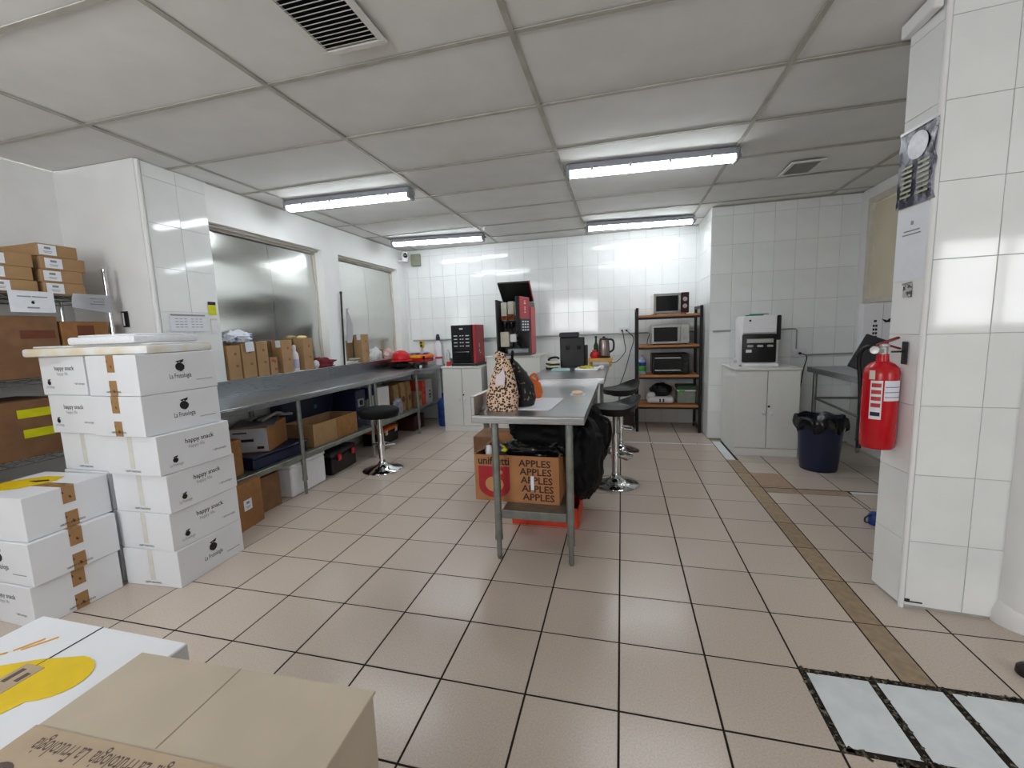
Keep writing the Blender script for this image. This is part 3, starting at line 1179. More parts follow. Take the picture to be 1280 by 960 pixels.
# ------------------------------------------------------------------ wire shelf in the alcove
SX0, SX1, SY0, SY1 = -3.88, -3.385, -.62, .865
t = thing('wire_shelf', 'chrome wire shelving unit in the left alcove loaded with brown boxes', 'shelf', (0, 0, 0))
for x in (SX0 + .015, SX1 - .015):
    for y in (SY0 + .02, SY1 - .02):
        bm = BM()
        cyl(bm, (x, y, .02), (x, y, 1.82), .0125, seg=12)
        lathe(bm, [(.013, 1.80), (.015, 1.805), (.015, 1.825), (0, 1.83)], 12, Matrix.Translation((x, y, 0)))
        cyl(bm, (x, y, 0), (x, y, .025), .018, .012, seg=10)
        obj('post', bm, chrome_m, t, smooth=40)
RACKZ = (.10, .66, 1.13, 1.635)
for z in RACKZ:
    bm = BM()
    for x in (SX0 + .015, SX1 - .015):
        for dz in (0, -.028):
            cyl(bm, (x, SY0 + .03, z - .004 + dz), (x, SY1 - .03, z - .004 + dz), .0035, seg=6)
        n = 26
        y = SY0 + .03
        st = (SY1 - SY0 - .06) / n
        for k in range(n):
            a, b = (-.004, -.032) if k % 2 == 0 else (-.032, -.004)
            cyl(bm, (x, y + k * st, z + a), (x, y + (k + 1) * st, z + b), .0022, seg=5)
    for y in (SY0 + .02, SY1 - .02):
        cyl(bm, (SX0 + .03, y, z - .004), (SX1 - .03, y, z - .004), .0035, seg=6)
        cyl(bm, (SX0 + .03, y, z - .03), (SX1 - .03, y, z - .03), .003, seg=6)
    for k in range(40):
        y = SY0 + .04 + k * (SY1 - SY0 - .08) / 39
        cyl(bm, (SX0 + .02, y, z - .003), (SX1 - .02, y, z - .003), .0022, seg=5)
    obj('shelf', bm, galv_m, t, smooth=60)


def brown_box(label, loc, size, rz=0.0, group=None, mat=None, label_face=None, tape=True, name='cardboard_box', opened=False, lw=None):
    w, d, h = size
    mat = mat or card_m
    t = thing(name, label, 'box', loc, rz, group)
    bm = BM()
    if opened:
        th = .005
        bx(bm, -w / 2, w / 2, -d / 2, d / 2, 0, th)
        bx(bm, -w / 2, -w / 2 + th, -d / 2, d / 2, th, h)
        bx(bm, w / 2 - th, w / 2, -d / 2, d / 2, th, h)
        bx(bm, -w / 2 + th, w / 2 - th, -d / 2, -d / 2 + th, th, h)
        bx(bm, -w / 2 + th, w / 2 - th, d / 2 - th, d / 2, th, h)
    else:
        box(bm, (0, 0, h / 2), (w, d, h), .003)
    obj('body', bm, mat, t)
    if not opened:
        bm = BM()
        if w > d:
            bx(bm, -w / 2 + .002, w / 2 - .002, -.001, .001, h - .0005, h + .0008)
        else:
            bx(bm, -.001, .001, -d / 2 + .002, d / 2 - .002, h - .0005, h + .0008)
        obj('lid_seam', bm, card_d_m, t)
    if label_face:
        for (face, u, v, lw_, lh, m) in label_face:
            o = {'-y': Vector((u, -d / 2 - .0004, v)), '+x': Vector((w / 2 + .0004, u, v)), '+y': Vector((u, d / 2 + .0004, v))}[face]
            p = slab_print('label', lw_, lh, m, t, face_m(face, o))
            if m in (paper_m,):
                dashes('print', [(0, lh * .2, lw_ * .35, lh * .22), (0, -lh * .15, lw_ * .5, lh * .05), (0, -lh * .28, lw_ * .4, lh * .05)], ink_g_m, p, Matrix.Translation((0, 0, .0006)))
    return t


g = 'flat brown boxes on the wire shelf top'
zz = 1.6355
bz = (.076, .077, .078, .076)
for k in range(4):
    brown_box(('flat brown box at the bottom of the four box pile on the wire shelf top', 'second flat brown box from the bottom of the four box pile', 'third flat brown box from the bottom of the four box pile, jutting right', 'topmost flat brown box of the four box pile near the alcove corner')[k],
              (-3.62, .615 + (.005, 0, .015, -.005)[k], zz + sum(bz[:k])), (.44, .21 + (.0, .0, .015, -.01)[k], bz[k] - .001), 0, g,
              label_face=[('+x', -.05, .038, .085, .06, paper_m)])
for k in range(3):
    brown_box(('flat brown box at the bottom of the three box pile at the left edge', 'middle flat brown box of the three box pile at the left edge', 'topmost flat brown box of the three box pile at the left edge')[k],
              (-3.62, .365 + (.005, -.01, 0)[k], zz + sum(bz[:k])), (.44, .235, bz[k] - .001), 0, g, label_face=[('+x', -.045, .038, .08, .058, paper_m)])
# signs hung from the top shelf
t = thing('paper_sign', 'white paper sign with small logo hung on the wire shelf edge', 'sign', (SX1 - .004, .44, 1.646))
slab_print('sheet', .205, .125, paper_m, t, face_m('+x', (.008, 0, -.0625)), .001)
dashes('print', [(-.035, .03, .06, .006), (.035, .03, .07, .006), (0, -.035, .055, .008)], ink_g_m, t, face_m('+x', (.0095, 0, -.0625)))
fruit_logo(.02, t, face_m('+x', (.0095, 0, -.065)))
t = thing('paper_sign', 'curled white paper sign at the right end of the wire shelf edge', 'sign', (SX1 - .004, .745, 1.648))
bm = BM()
vs = {}
for i in range(9):
    for j in range(5):
        u = -.105 + .21 * i / 8
        v = -.12 * j / 4 * (1 - .25 * (1 - i / 8))
        vs[i, j] = bm.verts.new((.010 + .03 * (j / 4) ** 2 * (1 - i / 8) + .006 * math.sin(i), u - .03 * (j / 4) * (1 if i < 4 else .3), v))
for i in range(8):
    for j in range(4):
        bm.faces.new((vs[i, j], vs[i + 1, j], vs[i + 1, j + 1], vs[i, j + 1]))
bmesh.ops.solidify(bm, geom=bm.faces[:], thickness=.001)
obj('sheet', bm, paper_m, t, smooth=60)
dashes('print', [(.01, -.03, .08, .006), (.015, -.05, .06, .006), (.005, -.065, .08, .006)], ink_g_m, t, face_m('+x', (.0365, 0, .0)))
# bigger boxes on the lower shelves
g = 'large brown boxes on the wire shelf'
yl = yel_label_m
brown_box('dark brown printed box under the paper sign on the wire shelf', (-3.62, .36, 1.131), (.44, .38, .37), 0, g, card_d_m, [('+x', .09, .26, .16, .05, M('brown_print', '#6b3a26', .7))])
brown_box('orange brown box beside the shelf post under the curled sign', (-3.62, .692, 1.131), (.44, .255, .34), 0, g, M('orange_card', '#96693e', .8, var=.1), [('+x', .0, .27, .09, .09, M('brown_print', '#6b3a26', .7))])
brown_box('brown box with two yellow labels on the lower wire shelf', (-3.62, .34, .661), (.44, .36, .34), 0, g, card_d_m, [('+x', .03, .265, .15, .05, yl), ('+x', .045, .145, .15, .05, yl)])
brown_box('plain brown box behind the low cartons on the lower wire shelf', (-3.62, -.08, .661), (.44, .42, .34), 0, g, card_d_m)
brown_box('brown box with a yellow label at the left edge of the middle wire shelf', (-3.62, -.10, 1.131), (.44, .48, .30), 0, g, card_d_m, [('+x', .14, .12, .16, .06, yl)])
brown_box('dark brown box on the bottom wire shelf behind the cartons', (-3.62, .30, .101), (.44, .5, .36), 0, g, card_d_m)
# small frame on the return wall and papers on the column
t = thing('wall_frame', 'small black and white framed notice behind the foam lids', 'frame', (-3.40, .941, 1.49))
slab_print('frame', .045, .11, blackp_m, t, face_m('-y', (0, 0, 0)), .012)
slab_print('sheet', .014, .09, paper_m, t, face_m('-y', (-.008, -.0122, 0)), .001)
t = thing('wall_calendar', 'white paper calendar hanging on the tiled column', 'calendar', (XL + .012, 1.178, 1.455))
slab_print('sheet', .28, .125, paper_m, t, face_m('+x', (0, 0, 0)), .003)
slab_print('binding', .26, .012, grey_m, t, face_m('+x', (.003, 0, .058)), .004)
dashes('print', [(-.09 + .033 * (k % 6) + (.02 if k % 6 > 2 else 0), .03 - .02 * (k // 6), .022, .004) for k in range(24)], ink_g_m, t, face_m('+x', (.003, 0, 0)))
t = thing('warning_sticker', 'yellow and black sticker on the tiled column by the window', 'sticker', (XL + .010, 1.385, 1.57))
slab_print('sticker', .065, .075, yel_label_m, t, face_m('+x', (0, 0, -.01)), .002)
slab_print('black_band', .065, .025, ink_m, t, face_m('+x', (.0, 0, .041)), .002)
t = thing('paper_note', 'small white note taped below the yellow sticker on the column', 'note', (XL + .010, 1.385, 1.43))
slab_print('sheet', .05, .12, whitep_m, t, face_m('+x', (0, 0, 0)), .004)
slab_print('tape', .05, .015, tape_c_m, t, face_m('+x', (.004, 0, .055)), .001)

# ------------------------------------------------------------------ things on the left window sill
SZ = SILL + .0005
g = 'upright cardboard boxes on the window sill'
SXC = -3.185


def sill_box(label, y0, y1, ztop, rz=0, top_label=False, dark=False):
    t = brown_box(label, (SXC, (y0 + y1) / 2, SZ), (.12, (y1 - y0) - .006, ztop - SZ), rz, g, kraft_m if dark else card_m)
    h = ztop - SZ
    dashes('print', [(.01, h * .25, .02, .02), (.02, -.03, .025, .02)], card_d_m, t, face_m('+x', (.0605, 0, h / 2)))
    if top_label:
        slab_print('label', .055, .065, paper_m, t, face_m('-y', (.02, -(y1 - y0 - .006) / 2 - .0004, h - .035)))
    return t


sill_box('plain cardboard box standing first on the sill beside the tiled column', 1.462, 1.592, 1.272)
sill_box('cardboard box second from the tiled column, plastic bag draped over it', 1.60, 1.745, 1.285)
sill_box('cardboard box third from the tiled column on the sill', 1.755, 1.885, 1.295)
t = sill_box('short small cardboard box with red print on the window sill', 1.895, 1.985, 1.145)
slab_print('red_print', .035, .02, redp_m, t, face_m('+x', (.0606, -.01, .13)))
sill_box('cardboard box with a white label, left of the white spray bottle', 2.045, 2.185, 1.300, top_label=True)
t = sill_box('tall cardboard box right of the spray bottle with yellow cloth on top', 2.335, 2.475, 1.312)
bm = BM()
blob(bm, (SXC, 2.40, 1.323), (.045, .05, .018), .2, 3, 5, 3, -.010)
tag(obj('sponge_cloth', bm, M('pale_yellow_cloth', '#ded08c', .8), smooth=60), 'pale yellow cloth lying on the tall sill box', 'cloth')
sill_box('lone cardboard box on the sill of the far window', 3.35, 3.50, 1.335, top_label=True)
t = thing('plastic_bag', 'crumpled white and blue plastic bag on top of the sill boxes', 'bag', (SXC, 1.64, 1.2955))
bm = BM()
blob(bm, (0, 0, .045), (.075, .13, .06), .35, 3.2, 3, 4, -.045)
obj('bag', bm, plasticbag_m, t, smooth=70)
bm = BM()
box(bm, (.0735, .035, -.04), (.004, .085, .085), .001, mrot(rx=R(4)))
obj('hanging_end', bm, plasticbag_m, t)
t = thing('spray_bottle', 'white bottle with shoulder standing between two sill boxes', 'bottle', (SXC + .01, 2.262, SZ))
bm = BM()
lathe(bm, [(.0, 0), (.033, 0), (.036, .01), (.036, .15), (.030, .18), (.016, .20), (.015, .215), (0, .216)], 18)
obj('body', bm, whitep_m, t, smooth=40)
bm = BM()
lathe(bm, [(.018, .216), (.018, .25), (.010, .262), (0, .264)], 14)
obj('cap', bm, whitep_m, t, smooth=40)
bm = BM()
lathe(bm, [(.0364, .03), (.0368, .032), (.0368, .12), (.0364, .122)], 18, cap=False)
obj('label', bm, M('lilac_label', '#b9b8d0', .5), t, smooth=40)
t = thing('folded_bag', 'dark red and white folded bag slumped on the window sill', 'bag', (SXC + .0, 2.72, SZ))
bm = BM()
blob(bm, (0, 0, .035), (.055, .20, .075), .35, 2.4, 8, 4, -.035)
obj('bag', bm, dred_m, t, smooth=60)
bm = BM()
blob(bm, (.02, -.17, .045), (.03, .035, .045), .2, 3, 2, 3)
obj('white_strap', bm, whitep_m, t, smooth=60)
t = thing('squeegee_pole', 'black pole leaning on the white post between the windows', 'pole', (XL + .035, 3.0, .9855))
bm = BM()
cyl(bm, (-.016, -.02, 0), (-.016, .02, .83), .011, seg=10)
obj('pole', bm, blackp_m, t, smooth=40)
bm = BM()
lathe(bm, [(0, .82), (.014, .82), (.014, .845), (0, .85)], 10, Matrix.Translation((-.016, .02, 0)))
obj('cap', bm, blackp_m, t, smooth=40)
t = thing('hanging_cloth', 'white cloth hanging beside the black pole on the window post', 'cloth', (XL + .012, 3.10, 1.24))
bm = BM()
vs = {}
for i in range(10):
    for j in range(12):
        v = j / 11
        w_ = .05 * math.sin(math.pi * min(1, .25 + v * .8)) + .008
        u = (i / 9 - .5) * 2 * w_
        vs[i, j] = bm.verts.new((.016 + .010 * math.sin(i * 2.1 + v * 3), u + .01 * math.sin(v * 4), .40 * v))
for i in range(9):
    for j in range(11):
        bm.faces.new((vs[i, j], vs[i + 1, j], vs[i + 1, j + 1], vs[i, j + 1]))
bmesh.ops.solidify(bm, geom=bm.faces[:], thickness=.002)
obj('cloth', bm, whitep_m, t, smooth=70)
bm = BM()
cyl(bm, (-.011, .01, .40), (.03, .01, .40), .006, seg=8)
obj('hook', bm, silver_m, t)
t = thing('paper_pile', 'loose pale papers and a packet on the sill by the far window', 'papers', (SXC, 3.19, SZ))
for k in range(4):
    bm = BM()
    box(bm, (.0 + .01 * k, -.03 + .02 * k, .008 + .016 * k), (.10, .17 - .02 * k, .014), .002, mrot(rx=R(0), rz=R(8 * k - 10)))
    obj('sheet_bundle', bm, (cream_m, paper_m, kraft_m, teal_m)[k], t)
t = thing('plastic_bag', 'white transparent plastic bag heaped on the far window sill', 'bag', (SXC + .0, 3.72, SZ))
bm = BM()
blob(bm, (0, 0, .06), (.058, .17, .105), .3, 2.4, 11, 4, -.06)
obj('bag', bm, M('cloudy_plastic', '#cfd3d0', .3, var=.1), t, smooth=70)
t = thing('plastic_bag', 'pinkish clear plastic roll lying behind the red helmet', 'bag', (SXC, 4.08, SZ))
bm = BM()
blob(bm, (0, 0, .055), (.05, .13, .09), .25, 2.0, 14, 4, -.055)
obj('bag', bm, M('pink_plastic', '#c9aaa6', .35, var=.1), t, smooth=70)

# ------------------------------------------------------------------ things on the far worktop
WZ = .8525
t = thing('safety_helmet', 'bright red safety helmet at the far end of the worktop', 'helmet', (-2.94, 3.97, WZ + .122))
bm = BM()
lathe(bm, [(.118, -.012), (.122, 0), (.118, .04), (.10, .085), (.06, .118), (0, .128)], 24)
obj('shell', bm, redb_m, t, smooth=60)
bm = BM()
lathe(bm, [(.118, -.014), (.15, -.018), (.15, -.012), (.122, -.004)], 24, Matrix.Diagonal((1, 1.15, 1, 1)), cap=False)
obj('brim', bm, redb_m, t, smooth=40)
t = thing('black_bag', 'crumpled black bag under the red helmet on the worktop', 'bag', (-2.95, 3.96, WZ))
bm = BM()
blob(bm, (0, 0, .045), (.13, .17, .045), .15, 2, 21, 4, -.045)
obj('bag', bm, black_cloth_m, t, smooth=70)
t = thing('cable_pile', 'tangle of black cables in front of the orange tool case', 'cables', (-2.70, 3.98, WZ))
for k in range(7):
    rr = random.Random(k)
    pts = []
    for a in range(15):
        an = a * .62 + k
        pts.append((.09 * math.cos(an) * rr.uniform(.6, 1.0), .12 * math.sin(an) * rr.uniform(.6, 1.0) + (k - 3) * .02, .008 + .012 * k * rr.uniform(.6, 1.0)))
    bm = BM()
    tube(bm, smooth_path(pts, 3), .007, 6)
    obj('cable', bm, blackp_m, t, smooth=60)
bm = BM()
box(bm, (.09, -.09, .022), (.03, .04, .04), .006)
obj('white_connector', bm, whitep_m, t)
t = thing('tool_case', 'orange and yellow tool case lying on cartons at the worktop end', 'case', (-2.95, 4.33, WZ))
bm = BM()
bx(bm, -.10, .17, -.15, .13, 0, .065, .004)
obj('carton_base', bm, card_m, t)
bm = BM()
bx(bm, -.14, .28, -.14, .12, .0655, .115, .012)
obj('lower_shell', bm, redb_m, t)
bm = BM()
bx(bm, -.145, .285, -.145, .125, .1155, .165, .014)
obj('upper_shell', bm, orange_m, t)
bm = BM()
bx(bm, -.07, .20, -.152, -.145, .125, .150, .002)
obj('yellow_panel', bm, yellow_m, t)
for x in (-.1, .23):
    bm = BM()
    bx(bm, x, x + .035, -.155, -.145, .10, .15, .003)
    obj('latch', bm, blackp_m, t)
t = thing('magazine', 'curled glossy magazine on top of the orange tool case', 'magazine', (-2.95, 4.36, WZ + .1655))
bm = BM()
for k in range(5):
    box(bm, (.05 + .006 * k, 0, .004 + .005 * k), (.30, .2, .004), .001, mrot(rz=R(3 * k)))
obj('pages', bm, M('magazine_paper', '#b9bac6', .3, col2='#4a4560', scale=12, lo=.5, hi=.6), t)

# ------------------------------------------------------------------ things on the worktop undershelf
UZ = .3425
g = 'boxes on the worktop undershelf'
brown_box('small cardboard box on the undershelf right beside the carton stack', (-2.76, 1.02, UZ), (.18, .12, .26), R(0), g, M('orange_card', '#96693e', .8))
t = thing('plastic_tray', 'flat dark blue tray on the undershelf below the white labelled box', 'tray', (-2.83, 1.42, UZ))
bm = BM()
bx(bm, -.19, .19, -.28, .28, 0, .085, .01)
obj('body', bm, blue_m, t)
bm = BM()
bx(bm, -.2, .2, -.29, .29, .0855, .10, .004)
obj('rim', bm, blue_m, t)
t = brown_box('archive box with a white printed end on the undershelf', (-2.86, 1.42, UZ + .1005), (.30, .40, .20), R(24), g, M('orange_card', '#96693e', .8))
slab_print('white_end', .29, .18, M('grey_paper', '#b9bac0', .6), t, face_m('-y', (0, -.2004, .10)))
dashes('print', [(0, 0, .09, .022), (.09, -.06, .05, .02), (-.05, .06, .1, .01)], ink_m, t, face_m('-y', (0, -.2018, .10)))
bm = BM()
box(bm, (0, 0, .203), (.29, .40, .004), 0, mrot(rx=R(0), rz=R(14)))
obj('loose_cover', bm, M('grey_sheet', '#7c8080', .4), t)
t = thing('tool_bundle', 'loose grey tools and plastic lying on top of the archive box', 'tools', (-2.85, 1.56, UZ + .3065))
for k in range(5):
    bm = BM()
    tube(bm, [(-.1 + .04 * k, -.16, .015), (-.02 + .02 * k, .0, .03 + .006 * k), (.06 - .02 * k, .17, .012)], .011, 8)
    obj('tool', bm, (grey_m, silver_m, dgrey_m, grey_m, silver_m)[k], t, smooth=50)
t = thing('cardboard_box', 'wide open cardboard box on the undershelf between worktop legs', 'box', (-2.785, 2.09, UZ), 0, g)
bm = BM()
for (a, b, c, d) in ((-.16, .16, -.32, -.315), (-.16, .16, .315, .32), (-.16, -.155, -.315, .315), (.155, .16, -.315, .315)):
    bx(bm, a, b, c, d, .006, .205)
bx(bm, -.16, .16, -.32, .32, 0, .006)
obj('body', bm, card_m, t)
bm = BM()
bx(bm, .1605, .1635, .0, .318, .004, .20)
obj('side_flap', bm, M('orange_card2', '#9c7040', .8, var=.15), t)
t = thing('storage_crate', 'dark navy storage crates behind the wide open cardboard box', 'crate', (-2.955, 2.12, UZ))
bm = BM()
bx(bm, -.012, .0, -.32, .36, 0, .42, .004)
bx(bm, -.14, -.014, -.32, .36, 0, .42, .004)
obj('body', bm, blue_m, t)
bm = BM()
bx(bm, -.145, .004, -.325, .365, .4205, .45, .006)
obj('lid', bm, blue_m, t)
bm = BM()
cyl(bm, (.0, .10, .29), (.006, .10, .29), .02, seg=14)
obj('teal_knob', bm, M('teal_plastic', '#2e8a90', .4), t)
t = thing('electronic_device', 'dark blue boxed device with grey dials behind the left stool', 'device', (-2.84, 2.62, UZ))
bm = BM()
bx(bm, -.16, .13, -.075, .10, 0, .40, .008)
obj('case', bm, blue_m, t)
for z in (.09, .22):
    bm = BM()
    bx(bm, .1305, .138, -.055, .06, z, z + .085, .004)
    f_ = obj('dial_plate', bm, grey_m, t)
    bm = BM()
    cyl(bm, (.138, .0, z + .042), (.146, .0, z + .042), .028, seg=16)
    obj('dial', bm, blackp_m, f_)
t = thing('product_box', 'white and blue product box on the undershelf behind the stool', 'box', (-2.78, 3.02, UZ), R(-8))
bm = BM()
bx(bm, -.12, .12, -.10, .10, 0, .38, .003)
obj('body', bm, whitep_m, t)
slab_print('blue_print', 0, 0, blue_b_m, t, face_m('-y', (0, -.1004, 0)), .001, [(-.118, .20), (.118, .33), (.118, .378), (-.118, .378)])
slab_print('blue_mark', 0, 0, M('pale_blue_print', '#7fa9cf', .5), t, face_m('-y', (0, -.1004, 0)), .001, [(-.02, .06), (.10, .07), (.06, .14)])
g = 'kraft paper bags on the worktop undershelf'
for k, (y, h) in enumerate(((3.30, .36), (3.46, .37), (3.62, .37))):
    t = thing('paper_bag', ('kraft paper bag on the undershelf next to the blue and white box', 'middle kraft paper bag on the undershelf, printed brown', 'kraft paper bag on the undershelf nearest the far leg')[k], 'bag', (-2.80, y, UZ), R(3 * k), g)
    bm = BM()
    prism(bm, [(-.13, 0), (.13, 0), (.135, h * .7), (.12, h), (-.12, h), (-.135, h * .7)], .12, Matrix(((1, 0, 0, 0), (0, 0, 1, -.06), (0, 1, 0, 0), (0, 0, 0, 1))))
    obj('body', bm, kraft_m, t)
    slab_print('brown_print', 0, 0, M('brown_print', '#6b3a26', .7), t, face_m('+x', (.136, 0, .16)), .001, circle(.04, 14))
t = thing('plastic_bag', 'grey plastic bag of bottles in front of the kraft bags', 'bag', (-2.62, 3.24, UZ))
bm = BM()
blob(bm, (0, 0, .09), (.04, .10, .13), .3, 3, 31, 4, -.09)
obj('bag', bm, M('lilac_grey_plastic', '#8f8d98', .35, var=.1), t, smooth=70)
g = 'folders and boxes at the far end of the undershelf'
for k, (y, w_, h, m, lab) in enumerate(((3.86, .10, .20, card_m, 'small brown box left of the orange binder'), (3.985, .09, .33, ored_m, 'orange red binder on the undershelf far end'), (4.14, .20, .34, M('grey_white_card', '#b4b3ad', .6), 'greyish white box with dark print beside the orange binder'))):
    t = thing(('cardboard_box', 'binder', 'product_box')[k], lab, ('box', 'binder', 'box')[k], (-2.76, y, UZ), 0, g)
    bm = BM()
    bx(bm, -.13, .13, -w_ / 2, w_ / 2, 0, h, .003)
    obj('body', bm, m, t)
    if k == 2:
        dashes('print', [(.02, .0, .05, .02), (.02, -.05, .06, .03), (.02, -.09, .05, .02)], ink_m, t, face_m('+x', (.1304, 0, h / 2)))
    else:
        slab_print('spine_label', w_ * .6, h * .3, (card_d_m, redb_m)[k], t, face_m('+x', (.1304, 0, h * .6)))

# ------------------------------------------------------------------ things on the floor under the worktop
g = 'boxes on the floor under the worktop'
t = brown_box('cardboard box with white label on the floor under the worktop', (-2.665, .955, 0), (.28, .235, .325), R(8), g, M('orange_card', '#96693e', .8), [('+x', -.03, .17, .075, .075, paper_m)])
brown_box('darker cardboard box on the floor left of the white foam box', (-2.775, 1.235, 0), (.29, .24, .272), R(2), g, card_d_m)
t = thing('foam_box', 'white foam box on the floor behind the worktop leg', 'box', (-2.78, 1.70, 0), R(2), g)
bm = BM()
bx(bm, -.16, .145, -.235, .20, 0, .245, .01)
obj('body', bm, foam_m, t)
bm = BM()
bx(bm, -.165, .15, -.24, .205, .2455, .285, .01)
obj('lid', bm, foam_m, t)
t = thing('tool_box', 'black tool box with red latches under the worktop by the stool', 'tool box', (-2.78, 2.21, 0), R(4))
bm = BM()
bx(bm, -.14, .12, -.21, .21, 0, .17, .015)
obj('body', bm, blackp_m, t)
bm = BM()
bx(bm, -.145, .125, -.215, .215, .1705, .225, .018)
obj('lid', bm, dgrey_m, t)
for y in (-.11, .13):
    bm = BM()
    bx(bm, .1255, .145, y - .025, y + .025, .125, .19, .006)
    obj('latch', bm, redb_m, t)
bm = BM()
tube(bm, [(0, -.10, .225), (0, -.09, .255), (0, .09, .255), (0, .10, .225)], .01, 8)
obj('handle', bm, blackp_m, t, smooth=40)
t = thing('tool_box', 'black tool box with orange lid under the far worktop', 'tool box', (-2.86, 3.22, 0), R(3))
bm = BM()
bx(bm, -.14, .12, -.21, .20, 0, .15, .012)
obj('body', bm, blackp_m, t)
bm = BM()
bx(bm, -.145, .125, -.215, .205, .1505, .20, .012)
obj('lid', bm, orange_m, t)
for y in (-.12, .12):
    bm = BM()
    bx(bm, .1255, .14, y - .025, y + .025, .12, .175, .004)
    obj('latch', bm, cream_m, t)
t = thing('water_jug', 'blue water bottle on the floor beside the far left cabinet', 'bottle', (-2.44, 4.22, 0))
bm = BM()
lathe(bm, [(0, 0), (.09, 0), (.10, .02), (.10, .10), (.094, .11), (.10, .12), (.10, .22), (.094, .23), (.10, .24), (.10, .33), (.07, .38), (.03, .41), (.03, .44), (0, .44)], 20)
obj('body', bm, blue_b_m, t, smooth=40)
bm = BM()
lathe(bm, [(.034, .4405), (.034, .47), (0, .475)], 14)
obj('cap', bm, blue_m, t, smooth=40)
brown_box('dark red carton on the floor under the far worktop end', (-2.86, 3.98, 0), (.26, .30, .20), 0, g, M('maroon_card', '#4a2322', .7))

# ------------------------------------------------------------------ bar stools
def stool(label, loc, rz, seat_z, backed):
    t = thing('bar_stool', label, 'stool', loc, rz, 'bar stools')
    bm = BM()
    lathe(bm, [(0, 0), (.19, 0), (.192, .008), (.18, .018), (.11, .035), (.05, .060), (.032, .09), (.03, .10)], 32)
    obj('base', bm, chrome_m, t, smooth=40)
    bm = BM()
    cyl(bm, (0, 0, .095), (0, 0, seat_z - .22), .029, seg=18)
    cyl(bm, (0, 0, seat_z - .22), (0, 0, seat_z - .03), .022, seg=18)
    obj('column', bm, chrome_m, t, smooth=40)
    bm = BM()
    pts = [(.03, 0, .24)] + [(.13 * math.cos(a), .13 * math.sin(a) + 0, .24) for a in (R(-60), R(-40), R(-20))] + [(.145, 0, .24)] + [(.13 * math.cos(a), .13 * math.sin(a), .24) for a in (R(20), R(40), R(60))]
    tube(bm, [(.02, -.02, .24)] + pts[1:] + [(.02, .02, .24)], .010, 8)
    cyl(bm, (0, 0, .22), (0, 0, .26), .036, seg=16)
    obj('footrest', bm, chrome_m, t, smooth=40)
    bm = BM()
    if backed:
        nr, na = 8, 36
        def zt(r, a):
            back = max(0, math.cos(a)) ** 2
            return seat_z + .012 * (r / .19) ** 2 + (max(0, r / .19 - .55) / .45) ** 1.6 * (.085 * back)
        def ring(off, sc):
            out = []
            for i in range(nr + 1):
                r = .19 * i / nr
                if i == 0:
                    out.append([bm.verts.new((0, 0, zt(0, 0) + off))])
                else:
                    out.append([bm.verts.new(((r + (.02 if math.cos(2 * math.pi * k / na) > 0 else 0) * (r / .19) ** 2 * math.cos(2 * math.pi * k / na)) * math.cos(2 * math.pi * k / na) * sc, r * .95 * math.sin(2 * math.pi * k / na) * sc, zt(r, 2 * math.pi * k / na) + off)) for k in range(na)])
            return out
        A, B = ring(0, 1.0), ring(-.05, .93)
        for rg in (A, B):
            for i in range(nr):
                for k in range(na):
                    j = (k + 1) % na
                    if i == 0:
                        bm.faces.new((rg[0][0], rg[1][k], rg[1][j]))
                    else:
                        bm.faces.new((rg[i][k], rg[i][j], rg[i + 1][j], rg[i + 1][k]))
        for k in range(na):
            j = (k + 1) % na
            bm.faces.new((A[nr][k], A[nr][j], B[nr][j], B[nr][k]))
        obj('seat', bm, black_seat_m, t, smooth=50)
    else:
        lathe(bm, [(0, seat_z - .055), (.15, seat_z - .055), (.180, seat_z - .045), (.192, seat_z - .01), (.190, seat_z + .015), (.17, seat_z + .032), (.10, seat_z + .04), (0, seat_z + .042)], 32)
        obj('seat', bm, black_cloth_m, t, smooth=60)
    bm = BM()
    cyl(bm, (0, 0, seat_z - .06), (0, 0, seat_z - .045), .10, seg=16)
    tube(bm, [(.05, 0, seat_z - .062), (.14, 0, seat_z - .07), (.17, .01, seat_z - .075)], .006, 6)
    obj('lift_plate', bm, blackp_m, t, smooth=40)
    return t


stool('round padded black bar stool in front of the left worktop', (-2.262, 2.25, 0), R(100), .585, False)
stool('black bar stool nearest the camera on the right of the middle table', (-.04, 2.20, 0), R(20), .655, True)
stool('black bar stool furthest back on the right of the middle table', (.0, 3.21, 0), R(35), .66, True)

# ------------------------------------------------------------------ white cabinets
def cabinet(label, loc, w, d, h, group=None, plain_side=True, toe=.075):
    t = thing('white_cabinet', label, 'cabinet', loc, 0, 'white laminate cabinets')
    bm = BM()
    bx(bm, -w / 2, w / 2, -d / 2 + .02, d / 2, 0, h - .022)
    obj('body', bm, white_lam_m, t)
    bm = BM()
    bx(bm, -w / 2 - .012, w / 2 + .012, -d / 2 - .01, d / 2, h - .0215, h, .003)
    obj('top_board', bm, white_lam_m, t)
    bm = BM()
    bx(bm, -w / 2, w / 2, -d / 2 + .004, -d / 2 + .0195, 0, toe, .001)
    obj('plinth', bm, white_lam_m, t)
    for s in (-1, 1):
        bm = BM()
        a, b = (-w / 2 + .001, -.003) if s < 0 else (.003, w / 2 - .001)
        bx(bm, a, b, -d / 2 + .002, -d / 2 + .0195, toe + .008, h - .027, .0015)
        dr = obj('door', bm, white_lam_m, t)
        bm = BM()
        lathe(bm, [(.008, 0), (.007, .012), (.016, .018), (.017, .026), (.010, .032), (0, .033)], 14, face_m('-y', (s * .036, -d / 2 + .0018, h * .50)))
        obj('knob', bm, whitep_m, dr, smooth=50)
        if s > 0:
            bm = BM()
            lathe(bm, [(.011, 0), (.011, .006), (0, .007)], 12, face_m('-y', (.016, -d / 2 + .0018, h * .57)))
            obj('lock', bm, dgrey_m, dr, smooth=50)
    return t


